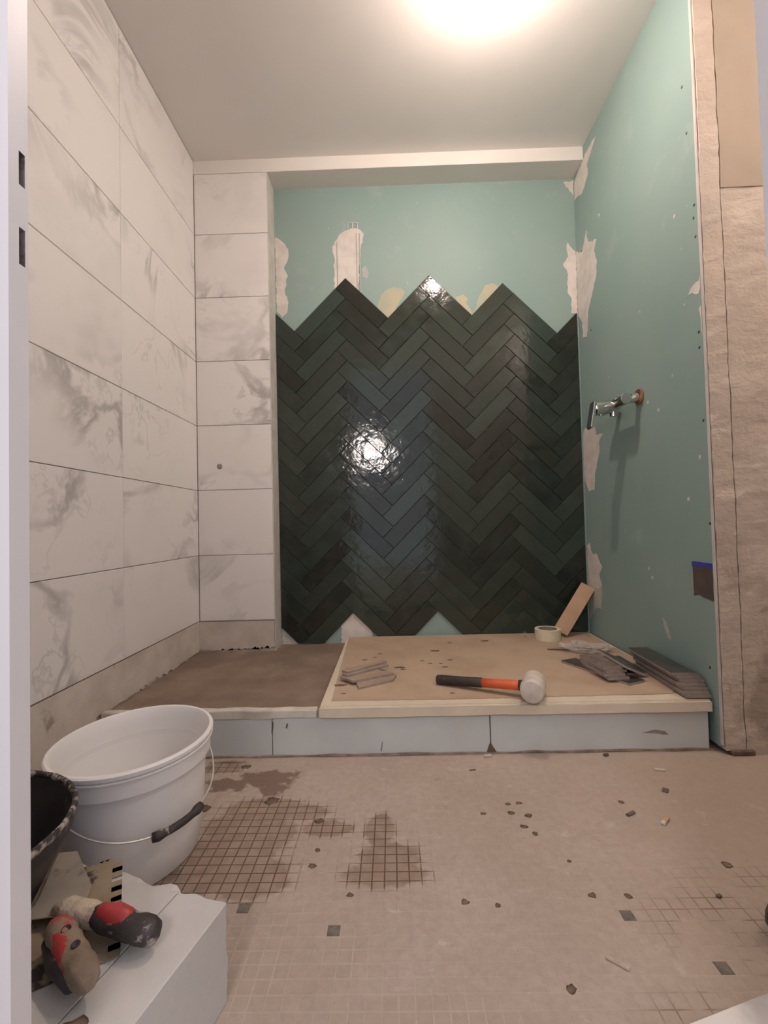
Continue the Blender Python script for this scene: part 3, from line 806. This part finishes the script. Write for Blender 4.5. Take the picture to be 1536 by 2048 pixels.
# mortar bed, top slightly uneven, ragged where it meets the wall plaster
nx, ny = 44, 50
V, F = [], []
x0, x1, y0, y1 = XL-.008, -.2375, YFR+.033, YB-.001
for j in range(ny+1):
    for i in range(nx+1):
        x = x0+(x1-x0)*i/nx; y = y0+(y1-y0)*j/ny
        q = Vector((x*7, y*7, .3))
        z = .116+.0022*mnoise.noise(q)+.001*mnoise.noise(q*4)
        d = min(x-x0, y1-y)
        if y > YC-.02 and x < XN: d = min(d, YC+.009-y)
        if d < .03 and i < nx: z += (.03-max(d, 0))*.12*(.5+mnoise.noise(Vector((x*22, y*22, 2.0))))
        V.append((x, y, z))
n = len(V)
Wd = nx+1
for j in range(ny):
    for i in range(nx):
        xm = x0+(x1-x0)*(i+.5)/nx; ym = y0+(y1-y0)*(j+.5)/ny
        F.append((j*Wd+i, j*Wd+i+1, (j+1)*Wd+i+1, (j+1)*Wd+i))
bord = [i for i in range(Wd)] + [j*Wd+nx for j in range(1, ny+1)] + [ny*Wd+i for i in range(nx-1, -1, -1)] + [j*Wd for j in range(ny-1, 0, -1)]
b0 = len(V)
V += [(V[i][0], V[i][1], 0.0) for i in bord]
nb = len(bord)
for k in range(nb):
    k2 = (k+1) % nb
    F.append((bord[k2], bord[k], b0+k, b0+k2))
F.append(tuple(b0+k for k in range(nb))[::-1])
tag(link('mortar_bed', mesh('mortar_bed', V, F, 'mortar')), 'damp brown mortar bed filling the left side of the shower base', 'mortar')
# tray
tray = tag(empty('shower_tray', (.345, 1.83, .113)), 'cream shower tray set on the curb, mostly under a brown sheet', 'shower tray')
tx0, tx1, ty0, ty1 = -.231-.345, .926-.345, YFR-.006-1.83, YB-.0135-1.83
link('tray_body', boxm('tray_body', (tx0, ty0, .001), (tx1, ty1, .035), 'tray', .004, 2), tray)
link('tray_lip', boxm('tray_lip', (tx0-.002, ty0-.0065, .002), (tx1-.002, ty0, .030), 'tray', .002, 1, jitter=.0022, cuts=18), tray)
# sheet over the tray
TT = .1483
def sheet_mesh():
    P = [(-.200, 1.441), (.20, 1.437), (.55, 1.443), (.842, 1.449), (.905, 1.560), (.912, 1.93), (.905, 2.248), (-.222, 2.246)]
    P = refine(P, .02, .0014, 5)
    bm = bmesh.new()
    vs = [bm.verts.new((q.x-.35, q.y-1.85, .0034)) for q in P]
    bm.faces.new(vs)
    bmesh.ops.triangulate(bm, faces=bm.faces[:])
    ret = bmesh.ops.extrude_face_region(bm, geom=bm.faces[:])
    for e in ret['geom']:
        if isinstance(e, bmesh.types.BMVert): e.co.z = 0.0
    return from_bm('hardboard_sheet', bm, 'hardboard')
sheet = tag(link('hardboard_sheet', sheet_mesh(), None, (.35, 1.85, TT)), 'stained brown hardboard sheet protecting the shower tray', 'board')
for k, (x, y) in enumerate([(.162,1.973),(.244,2.100),(.212,1.839),(-.064,1.944),(-.122,1.862),(.015,1.756),(.026,1.731),(.183,1.751),(.404,2.122),(.600,2.181),(-.170,1.496),(.176,1.482),(.104,1.833),(.131,1.798),(.172,1.795),(-.083,1.895)]):
    r = .014 if k in (0, 5, 8) else .0085 if k < 9 else .006
    link('mud_drop', drop_mesh('mud_drop', r, 100+k, .0010, 1.5), sheet, (x-.35, y-1.85, .0033))
link('mud_drop', drop_mesh('mud_drop', .012, 150, .0010, 1.9), sheet, (-.185-.35, 1.575-1.85, .0033))
TS = TT+.0035                                  # top of the sheet

# ================================================================== THINGS ON THE SHEET
# mallet
def mallet():
    hf, hb = Vector((.392, 1.372, TS+.0365)), Vector((.430, 1.474, TS+.0365))
    tip = Vector((.137, 1.568, TS+.0148))
    t = tag(empty('rubber_mallet', (.411, 1.423, TS)), 'white rubber mallet with orange and black handle lying on the brown sheet', 'mallet')
    base = Vector(t.location)
    ax = (hb-hf); L = ax.length; ax.normalize()
    hd = lathe('head', [(0, 0), (.024, 0), (.031, .002), (.0345, .007), (.0358, .022), (.0345, L*.5), (.0358, L-.022), (.0345, L-.007), (.031, L-.002), (.024, L), (0, L)], 'white_rubber', 36)
    o = link('head', sharp(hd), t)
    o.matrix_local = Matrix.Translation(hf-base) @ ax.to_track_quat('Z', 'Y').to_matrix().to_4x4()
    c = (hf+hb)/2
    d = (tip-c); D = d.length; d.normalize()
    def at(s): return c+d*s-base
    link('collar', tube('collar', [at(.028), at(.041)], [.0165, .0165], 'black_grip', 16), t)
    link('handle', tube('handle', [at(.036), at(.06), at(.10), at(D-.15)], [.0142, .0146, .0138, .0138], 'orange', 18), t)
    link('grip', tube('grip', [at(D-.153), at(D-.150), at(D-.10), at(D-.06), at(D-.02), at(D-.004), at(D)], [.0142, .0152, .0148, .0150, .0157, .0153, .0138], 'black_grip', 18), t)
    return t
mallet()
# masking tape
t = tag(empty('masking_tape_roll', (.688, 2.128, TS)), 'roll of cream masking tape on the brown sheet near the back corner', 'tape')
link('tape_winding', sharp(lathe('tape_winding', [(.041, 0), (.0555, 0), (.0562, .001), (.0562, .047), (.0555, .048), (.041, .048)], 'masking', 48, close=True)), t)
link('card_core', sharp(lathe('card_core', [(.038, .0005), (.0409, .0005), (.0409, .0475), (.038, .0475)], 'cardcore', 48, close=True)), t)

# loose tiles: local x along the length, y across, z up
TLl, TWw, TTh = 4*W-.0012, W-.0012, .0088
def tile_thing(name, label, loc, rotz, L=TLl, Wd_=TWw, face='dark_glaze', body='grey_edge', P=None, rx=0.0, ry=0.0, group=None, cat='tile', face_down=False, h=TTh):
    P = P or rect(-L/2, -Wd_/2, L/2, Wd_/2)
    t = empty(name, loc)
    t.rotation_euler = (rx, ry, rotz)
    tag(t, label, cat, group)
    link('clay_body', slab('clay_body', P, h-.0016, body, .0005), t)
    Q = offset_poly(P if area(P) > 0 else list(reversed(P)), .0004)
    g = link('glazed_face', slab('glazed_face', [(q[0], q[1]) for q in Q], .0016, face, .0007), t)
    g.location = (0, 0, h-.0016)
    return t
# stack along the right wall, top pieces slid back
n_st = 7
ords = ['lowest', 'second', 'third', 'fourth', 'fifth', 'sixth', 'topmost']
sh = [0.0, .0035, .012, .017, .030, .036, .024]
sx = [0.0, -.003, .001, -.004, .002, -.003, -.012]
ra = [0.006, .002, -.004, .004, -.002, .003, -.02]
for k in range(n_st):
    tile_thing('loose_tile', '%s tile of the stack lying against the green right wall' % ords[k], (.8925+sx[k], 1.4035+TLl/2+sh[k]+(.02 if k == 6 else 0), TS-.0 + k*TTh if k else TS),
               math.pi/2+ra[k]-.02, face='brown_tile' if k < 6 else 'dark_glaze', group='tiles stacked by the right wall')
# second heap: one whole tile at the bottom, short cut tiles on it, one tilted over to the right
tile_thing('loose_tile', 'dark tile lying lowest in the small heap, its two corners poking out', (.714, 1.660, TS), math.radians(115), face='dark_glaze', group='tiles in the small heap')
for k, (dx, dy, r, Lc, lab) in enumerate(((.004, -.004, 97, .165, 'second from the bottom'), (-.002, .004, 95, .160, 'third from the bottom'), (.002, .010, 100, .158, 'fourth from the bottom'), (-.001, .016, 97, .150, 'highest of the level tiles'))):
    tile_thing('loose_tile', 'short brown cut tile, %s in the small heap' % lab, (.713+dx, 1.632+dy, TS+(k+1)*TTh), math.radians(r), L=Lc, face='brown_tile', group='tiles in the small heap')
for k, (dx, lab) in enumerate(((0, 'lower'), (.003, 'upper'))):
    tile_thing('loose_tile', '%s of two dark tiles between the small heap and the wall stack' % lab, (.806+dx, 1.700-.01*k, TS+k*TTh), math.radians(92-2*k), L=.20, face='dark_glaze', group='tiles in the small heap')
tl = empty('loose_tile', (.7735+.004, 1.650, TS+.0325))
tag(tl, 'dark tile tilted over the right side of the small heap', 'tile', 'tiles in the small heap')
tl.rotation_euler = (math.radians(24), 0, math.radians(93))
tl.rotation_euler = (Matrix.Rotation(math.radians(24), 4, 'Y') @ Matrix.Rotation(math.radians(93), 4, 'Z')).to_euler()
link('clay_body', slab('clay_body', rect(-.1, -TWw/2, .1, TWw/2), TTh-.0016, 'grey_edge', .0005), tl)
g = link('glazed_face', slab('glazed_face', rect(-.0996, -TWw/2+.0004, .0996, TWw/2-.0004), .0016, 'dark_glaze', .0007), tl); g.location = (0, 0, TTh-.0016)
# cut pieces on the left of the sheet
cutP = [(-.085, -.034), (.050, -.034), (.085, .001), (.085, .034), (-.060, .034)]
cutP2 = [(-.075, -.034), (.080, -.034), (.045, .034), (-.095, .034)]
strip = [(-.088, -.014), (.090, -.010), (.084, .014), (-.092, .012)]
tri = [(-.022, -.018), (.026, -.012), (-.010, .020)]
tile_thing('tile_offcut', 'lowest cut tile piece of the pile on the sheet, nearest the tray front', (-.070, 1.600, TS), math.radians(33), P=cutP, face='tile_body', body='grey_edge', group='tile offcuts on the sheet', cat='tile piece')
tile_thing('tile_offcut', 'angled cut tile piece lying across the pile on the sheet', (-.094, 1.630, TS+TTh), math.radians(28), P=cutP2, face='tile_body', body='grey_edge', group='tile offcuts on the sheet', cat='tile piece')
tile_thing('tile_offcut', 'narrow cut strip second from top of the offcut pile', (-.105, 1.662, TS+2*TTh), math.radians(36), P=strip, face='tile_body', body='grey_edge', group='tile offcuts on the sheet', cat='tile piece')
tile_thing('tile_offcut', 'narrow cut strip on top of the offcut pile', (-.108, 1.672, TS+3*TTh), math.radians(39), P=strip, face='tile_body', body='grey_edge', group='tile offcuts on the sheet', cat='tile piece')
tile_thing('tile_offcut', 'small triangular tile scrap behind the offcut pile', (-.172, 1.725, TS), math.radians(10), P=tri, face='tile_body', body='grey_edge', group='tile offcuts on the sheet', cat='tile piece')
# tan strip leaning into the corner
b0 = Vector((.760, 2.168, TS+.020)); b1 = Vector((.917, 2.225, .372))
t = tag(empty('leaning_tile_strip', b0), 'tan unglazed tile strip leaning into the back right corner', 'tile')
ax = (b1-b0).normalized()
nrm = Vector((-.42, -.85, .25)); nrm = (nrm-ax*nrm.dot(ax)).normalized()
wd = nrm.cross(ax)
Rm = Matrix((ax, wd, nrm)).transposed().to_4x4()
ll = (b1-b0).length
o = link('clay_back', slab('clay_back', rect(0, -.033, ll, .033), .0072, 'tan_body', .0007), t); o.matrix_local = Rm
o = link('glazed_face', slab('glazed_face', rect(.0005, -.0325, ll-.0005, .0325), .0016, 'dark_glaze', .0005), t)
o.matrix_local = Rm @ Matrix.Translation((0, 0, -.0016))
# crumpled film
bm = bmesh.new()
bmesh.ops.create_icosphere(bm, subdivisions=4, radius=1.0)
for v in bm.verts:
    q = v.co.copy()
    d = 1.0+.45*mnoise.noise(q*2.2+Vector((3, 1, 4)))+.30*abs(mnoise.noise(q*5.1))-.12
    v.co = Vector((q.x*.092*d, q.y*.055*d, max(-.001, (q.z*.5+.32)*.040*d)))
t = from_bm('plastic_film', bm, 'film', False)
o = tag(link('plastic_film', t, None, (.775, 1.925, TS+.0012), (0, 0, math.radians(-18))), 'crumpled clear plastic film behind the small heap of tiles', 'plastic film')
# a twig of dried mortar by the film
tag(link('wood_sliver', tube('wood_sliver', [(-.045, .012, .003), (-.01, .002, .004), (.045, -.010, .003)], [.0018, .0030, .0016], 'mud', 7), None, (.672, 1.940, TS)), 'thin dark wooden sliver beside the plastic film', 'stick')

# ================================================================== MIXER ON THE RIGHT WALL
mx = tag(empty('shower_mixer', (XR, 1.815, 1.128)), 'chrome shower mixer with hanging lever on the green right wall', 'shower mixer')
BX = -.062
bar_r = .0205
link('mixer_bar', sharp(tube('mixer_bar', [(BX, -.098, 0), (BX, -.095, 0), (BX, .095, 0), (BX, .098, 0)], [bar_r-.002, bar_r, bar_r, bar_r-.002], 'chrome', 28)), mx)
for yy in (-.075, .075):
    wu = link('wall_union', sharp(tube('wall_union', [(BX, yy, 0), (-.034, yy, .002), (-.03, yy, .004), (-.012, yy, .008)], [.0145, .0145, .0170, .0170], 'chrome', 24)), mx)
    if yy < 0: link('copper_collar', sharp(lathe('copper_collar', [(.0165, 0), (.0275, 0), (.0285, .004), (.0275, .009), (.0165, .010)], 'copper', 28, close=True)), wu).matrix_local = Matrix(((0, 0, -1, -.001), (1, 0, 0, yy), (0, -1, 0, .010), (0, 0, 0, 1)))
mb_ = link('mixer_body', sharp(tube('mixer_body', [(BX+.014, 0, -.004), (BX-.012, 0, -.006), (BX-.016, 0, -.007), (BX-.072, 0, -.013), (BX-.075, 0, -.0133)], [.0225, .0245, .0268, .0270, .0245], 'chrome', 32)), mx)
lev = link('lever', boxm('lever', (-.0065, -.0225, -.078), (.0065, .0225, .030), 'chrome', .004, 3), mx, (BX-.082, 0, -.014), (0, math.radians(10), 0))
link('hose_outlet', sharp(tube('hose_outlet', [(BX-.002, .004, -.012), (BX-.002, .004, -.030), (BX-.002, .004, -.031), (BX-.002, .004, -.044)], [.0150, .0150, .0125, .0125], 'chrome', 20)), mx)
link('limit_button', sharp(tube('limit_button', [(BX-.054, -.004, -.030), (BX-.054, -.004, -.042)], [.008, .0065], 'chrome', 14)), mb_)
# dark film patch and its tape on the right wall
t = tag(empty('taped_film', (XR, 1.425, .44)), 'dark brown film square held by blue tape on the green wall edge', 'film patch')
Mr = Matrix(((0, 0, -1, 0), (1, 0, 0, -1.425), (0, 1, 0, -.44), (0, 0, 0, 1)))
patch('film_sheet', [(1.386, .543), (1.476, .543), (1.476, .440), (1.45, .447), (1.43, .441), (1.386, .437)], Mr, 'dark_sheet', t, h=.0009, amp=.001, seed=70)
o = patch('tape_strip', [(1.3865, .5475), (1.479, .5475), (1.479, .532), (1.3865, .531)], Mr, 'blue_tape', t, h=.0014, amp=.0005, seed=71, label='blue tape strip')

# ================================================================== BUCKETS
def bucket_white():
    t = tag(empty('white_bucket', (-.566, 1.008, 0.0)), 'open white plastic bucket with wire handle standing on the floor', 'bucket')
    t.scale = (1.0, 1.12, 1.0)
    R_, H = .154, .245
    rb = .124
    prof = [(0, .004), (rb-.012, .004), (rb-.004, .0), (rb, .004), (rb+.010, .07), (R_-.014, H-.052), (R_-.005, H-.049), (R_-.003, H-.012), (R_+.001, H-.010), (R_+.002, H-.003),
            (R_-.001, H), (R_-.006, H), (R_-.0085, H-.004), (R_-.012, H-.03), (rb+.004, .03), (rb-.008, .010), (0, .009)]
    bb = link('bucket_body', sharp(lathe('bucket_body', prof, 'bucket', 72), .7), t)
    link('rim_bead', sharp(lathe('rim_bead', [(R_-.002, H-.017), (R_+.0012, H-.0165), (R_+.0012, H-.014), (R_-.002, H-.0135)], 'bucket', 72, close=True)), bb)
    pts = []
    mid = math.radians(-32)
    n = 44
    for i in range(n+1):
        s = -1+2*i/n
        a = mid+s*math.pi/2
        z = .196-.084*(1-abs(s)**2.2)
        rr = .158 if abs(s) > .9 else .155
        pts.append(Vector((rr*math.cos(a), rr*math.sin(a), z)))
    wh = link('wire_handle', tube('wire_handle', pts, .0019, 'wire', 8), t)
    g = [p for i, p in enumerate(pts) if -.20 <= (-1+2*i/n) <= .26]
    g2 = [p + Vector((p.x, p.y, 0)).normalized()*.004 for p in g]
    rad = [.0085, .0100]+[.0072]*(len(g2)-4)+[.0100, .0085]
    link('handle_grip', tube('handle_grip', g2, rad, 'dirty_grip', 12), wh)
    for s in (-1, 1):
        a = mid+s*math.pi/2
        o = link('handle_ear', sharp(lathe('handle_ear', [(0, 0), (.012, 0), (.012, .008), (.007, .012), (0, .012)], 'bucket', 18)), t)
        d = Vector((math.cos(a), math.sin(a), 0))
        o.matrix_local = Matrix.Translation(d*.1445+Vector((0, 0, .196))) @ d.to_track_quat('Z', 'Y').to_matrix().to_4x4()
    return t
bucket_white()
def bucket_black():
    t = tag(empty('black_tub', (-.683, .664, 0.0)), 'black mortar tub with pale caked rim beside the white bucket', 'bucket')
    R_, H, rb = .189, .256, .072
    prof = [(0, .004), (rb-.006, 0), (rb, .004), (R_-.010, H-.035), (R_-.006, H-.03), (R_-.004, H-.008), (R_-.009, H-.010), (R_-.016, H-.04), (rb-.004, .012), (0, .010)]
    tb = link('tub_body', sharp(lathe('tub_body', prof, 'black_plastic', 60), .7), t)
    bm = bmesh.new()
    me = lathe('caked_rim', [(R_-.0085, H-.010), (R_-.003, H-.013), (R_-.0005, H-.006), (R_-.0025, H-.001), (R_-.006, H-.0005), (R_-.0090, H-.004)], 'caked_rim', 90, close=True)
    bm.from_mesh(me)
    for v in bm.verts: v.co += mnoise.noise_vector(v.co*60)*.0016
    bm.to_mesh(me); bm.free()
    link('caked_rim', me, tb)
bucket_black()

# ================================================================== WHITE BLOCKS AND TROWELS
BA = math.radians(-15)
BH = .140
def block(name, label, ox, oy, x0, x1, y0, y1, jit, seed):
    t = tag(empty(name, (ox, oy, 0), BA), label, 'block', 'white blocks by the door')
    me = boxm(name, (x0, y0, 0), (x1, y1, BH), 'block', .0015, 1, cuts=18)
    rr = Vector((seed*3.1, seed*1.7, 0))
    for v in me.vertices:
        e = max(0.0, (v.co.y-(y1-.012))/.012)
        k = mnoise.noise((v.co+rr)*26)+.5*mnoise.noise((v.co+rr)*60)
        v.co.y += k*.006*e
        v.co.z += min(0, k)*.010*e*(1 if v.co.z > BH*.7 else 0)
    link('block_body', me, t)
    return t
# local y runs along the blocks (away from the door), local x to the right
block('aerated_block', 'narrow white block, right-hand one of the pair by the door frame', -.256, .690, -.083, 0.0, -.232, 0.0, 1, 1)
wb_ = block('aerated_block', 'wide white block carrying the trowels, left-hand one of the pair', -.256, .690, -.298, -.0845, -.228, .012, 1, 5)
for v in wb_.children[0].data.vertices:        # the left end is broken off at a slant
    f_ = min(1.0, max(0.0, (-.0845-v.co.x)/.2135))
    v.co.x += f_*max(0.0, (-.02-v.co.y))*.45
ZB = BH+.0012
# notched trowel, plate with square teeth down one long edge and fine teeth on the short one
def notched_trowel():
    t = tag(empty('notched_trowel', (-.455, .672, ZB), math.atan2(-.871, .491)), 'notched trowel with large square teeth lying lower on the white block', 'trowel')
    # local x along the long edge towards the camera, local y to the toothed edge (right)
    L, Wt = .205, .110
    x0, x1 = -L/2, L/2
    yb, yt = -Wt*.56, Wt*.4-.010
    P = [(x0, yb), (x1, yb), (x1, yt)]
    n = 9; p = L/n
    for k in range(n):
        xe = x1-k*p
        P += [(xe-.0005, yt+.014), (xe-p*.55, yt+.014), (xe-p*.55, yt)]
        if k < n-1: P += [(xe-p, yt)]
    P += [(x0, yt)]
    m_ = 12; q = (yt-yb)/m_
    for k in range(m_):
        P += [(x0-.005, yt-(k+.5)*q), (x0, yt-(k+1)*q)]
    P = P[:-1]
    bm = bmesh.new()
    vs = []
    for a in P: vs.append(bm.verts.new((a[0], a[1], .0012)))
    bm.faces.new(vs)
    bmesh.ops.triangulate(bm, faces=bm.faces[:])
    ret = bmesh.ops.extrude_face_region(bm, geom=bm.faces[:])
    for e in ret['geom']:
        if isinstance(e, bmesh.types.BMVert): e.co.z = 0.0
    link('notched_plate', from_bm('notched_plate', bm, 'steel2'), t)
    A = Vector((.052, -.026, 0)); B = Vector((.165, .020, 0))
    def at(f, z): return A.lerp(B, f)+Vector((0, 0, z))
    link('handle_bracket', tube('handle_bracket', [at(-.10, .004), at(.25, .005), at(.42, .004)], [.004, .006, .004], 'caked', 8), t)
    link('handle_post', tube('handle_post', [at(.02, .004), at(.0, .016), at(.06, .030)], [.008, .0075, .010], 'caked', 10), t)
    gm = tube('handle_grip', [at(.0, .030), at(.04, .031), at(.13, .033), at(.22, .034), at(.31, .034), at(.40, .034), at(.49, .033), at(.58, .033), at(.67, .032), at(.76, .032), at(.86, .031), at(.95, .030), at(1.0, .030)],
              [.010, .0140, .0165, .0172, .0160, .0168, .0158, .0166, .0155, .0165, .0155, .0120, .006], 'khaki_grip', 28)
    for v in gm.vertices: v.co += mnoise.noise_vector(v.co*75)*.0024
    gr = link('handle_grip', gm, t)
    for f_, r_ in ((.34, .0052), (.62, .0046)):        # hang holes through the grip
        o = link('grip_hole', lathe('grip_hole', [(0, .0006), (r_*.8, .0006), (r_, .0016), (r_*1.15, 0.0), (0, -.004)], 'dirty_grip', 14), gr)
        o.location = at(f_, .0495); o.rotation_euler = (.15, .1, 0)
    link('grip_underside', tube('grip_underside', [at(.12, .024)+Vector((0, -.010, 0)), at(.45, .022)+Vector((0, -.012, 0)), at(.8, .021)+Vector((0, -.010, 0))], [.009, .0135, .010], 'dirty_grip', 14), t)
    return t
notched_trowel()
def spatula():
    t = tag(empty('notched_spatula', (-.455, .645, ZB+.0025)), 'grey steel spatula with red and black handle on top of the white block', 'spatula')
    o = Vector(t.location)
    def w(x, y, z): return Vector((x, y, z))-o
    zp = ZB+.012
    P = [(-.562, .772), (-.534, .776), (-.462, .702), (-.447, .664), (-.470, .648), (-.510, .642), (-.528, .69)]
    V = [w(x, y, zp+.016*(1-i/6.0)*0+.006) for i, (x, y) in enumerate(P)] + [w(x, y, zp+.0045) for x, y in P]
    n = len(P)
    F = [tuple(range(n))[::-1], tuple(range(n, 2*n))] + [(i, (i+1) % n, n+(i+1) % n, n+i) for i in range(n)]
    me = mesh('blade', V, F, 'steel')
    bm = bmesh.new(); bm.from_mesh(me); bmesh.ops.recalc_face_normals(bm, faces=bm.faces); bm.to_mesh(me); bm.free()
    link('blade', me, t)
    a, b = Vector((-.462, .650, ZB+.026)), Vector((-.322, .612, ZB+.024))
    d = (b-a); L = d.length; d.normalize()
    def at(s, dz=0): return a+d*s-o+Vector((0, 0, dz))
    nk = tube('neck', [at(-.022, -.004), at(-.012, -.002), at(.0), at(.018), at(.040), at(.056)], [.005, .010, .0140, .0150, .0145, .0135], 'caked', 20)
    for v in nk.vertices: v.co += mnoise.noise_vector(v.co*70)*.0028
    link('neck', nk, t)
    gm = tube('grip_core', [at(.050), at(.056), at(.066), at(.078), at(.090), at(.102), at(.114), at(.126), at(.138), at(.147), at(.151)], [.0125, .0145, .0155, .0165, .0160, .0170, .0164, .0172, .0162, .0130, .007], 'dirty_grip', 28)
    for v in gm.vertices: v.co += mnoise.noise_vector(v.co*80)*.0020
    gc = link('grip_core', gm, t)
    link('red_inlay', tube('red_inlay', [at(.052, .006), at(.062, .0075), at(.085, .0085), at(.104, .0078), at(.112, .006)], [.006, .0115, .0145, .0125, .006], 'red_grip', 16), gc)
    link('support_shank', tube('support_shank', [at(.01, -.008), at(.03, -.016)], [.008, .009], 'caked', 10), t)
    return t
spatula()
# scrap of dried mortar on the block corner near the door
tag(link('mortar_scrap', drop_mesh('mortar_scrap', .011, 91, .004, 1.6), None, (-.366, .522, BH+.0002), (0, 0, .4)), 'dark dried mortar lump at the near corner of the wide white block', 'mortar')

# ================================================================== SMALL LITTER ON THE FLOOR
def chip(name, label, x, y, L, w_, h, rz, mat, cat='debris'):
    me = boxm(name, (-L/2, -w_/2, 0), (L/2, w_/2, h), mat, min(h, w_)*.15, jitter=min(w_, h)*.35, cuts=2)
    lo = min(v.co.z for v in me.vertices)
    for v in me.vertices: v.co.z -= lo
    return tag(link(name, me, None, (x, y, .0002), (0, 0, rz)), label, cat, 'litter on the mosaic floor')
chip('plaster_chip', 'pale plaster chip farthest right on the floor below the shower curb', .709, 1.296, .026, .007, .004, -.25, 'chip_white')
chip('dark_scrap', 'flat dark scrap right of centre, just before the pale chip', .668, 1.200, .018, .014, .003, .9, 'chip_dark')
t = tag(empty('wood_splinter', (.594, 1.076, .0002), .75), 'short tan stub with a white end on the right of the floor', 'debris', 'litter on the mosaic floor')
link('stub', boxm('stub', (-.002, -.005, 0), (.022, .005, .007), 'chip_tan', .0012), t)
link('white_end', boxm('white_end', (-.012, -.0045, 0), (-.002, .0045, .0065), 'chip_white', .0012), t)
chip('dark_scrap', 'small dark twisted scrap left of the tan stub', .535, 1.108, .026, .008, .004, .45, 'chip_dark')
chip('wood_sliver', 'pale wooden sliver lying on the floor near the lower right', .330, .742, .034, .006, .003, -.72, 'chip_pale')
chip('dark_scrap', 'tiny dark scrap on the grid lines at the far right', .571, .868, .010, .006, .004, .3, 'chip_dark')
chip('wire_bit', 'thin dark bent bit on the floor in front of the curb', .205, 1.312, .018, .003, .002, .1, 'chip_dark')
chip('plaster_crumb', 'white plaster crumb at the foot of the curb joint', .262, 1.385, .022, .009, .006, .2, 'chip_white')
chip('tile_crumb', 'dark crumb against the curb foot near its right end', .602, 1.380, .016, .008, .006, .1, 'chip_dark')
# white tile lying by the right jamb and a dark bag behind it
P = [(.352, .640), (.500, .684), (.640, .722), (.690, .56), (.405, .485)]
cx, cy = .52, .62
t = link('white_floor_tile', slab('white_floor_tile', [(x-cx, y-cy) for x, y in P], .009, 'marble', .001), None, (cx, cy, .0002))
tag(t, 'white tile offcut lying on the floor beside the right door jamb', 'tile piece')
bm = bmesh.new()
bmesh.ops.create_icosphere(bm, subdivisions=3, radius=1.0)
for v in bm.verts:
    d = 1+.16*mnoise.noise(v.co*2.5)
    z = (v.co.z*d+.92)*.042
    v.co = Vector((v.co.x*.055*d, v.co.y*.045*d, max(0.0, z)))
t = tag(link('black_bag', from_bm('black_bag', bm, 'black_bag', True), None, (.640, .765, .0003)), 'small black plastic bag at the right edge of the floor', 'bag')

# ================================================================== CEILING LAMP (just above the frame) AND ADDED FILL BULB
def ceiling_lamp(pos, label, glass):
    t = tag(empty('ceiling_lamp', (pos.x, pos.y, ZC)), label, 'lamp')
    link('ceiling_rose', sharp(lathe('ceiling_rose', [(0, 0), (.035, 0), (.033, -.012), (.012, -.016), (0, -.016)], 'socket', 32)), t)
    bz = pos.z-ZC
    link('lamp_holder', sharp(lathe('lamp_holder', [(.0, -.014), (.017, -.015), (.019, -.024), (.019, bz+.050), (.015, bz+.044), (0, bz+.044)], 'socket', 28)), t)
    prof = [(0, bz-.034)]
    for k in range(1, 11):
        a = -math.pi/2+math.pi*k/20.0
        prof.append((.034*math.cos(a), bz+.034*math.sin(a)))
    link('bulb', lathe('bulb', prof[::3]+[prof[-1], (0, prof[-1][1])], glass, 14), t)
    link('uplight_cap', sharp(lathe('uplight_cap', [(0, bz+.0005), (.0345, bz+.0005), (.0340, bz+.012), (.024, bz+.034), (.016, bz+.045), (0, bz+.045)], 'socket', 32)), t)  # opaque cap added above the glass to cut the bulb's glare on the ceiling
ceiling_lamp(LAMP, 'bare lit bulb in a white holder over the shower', 'bulb')
ceiling_lamp(FILL_LAMP, 'added unseen fill bulb in a white holder over the right of the room', 'bulb_fill')
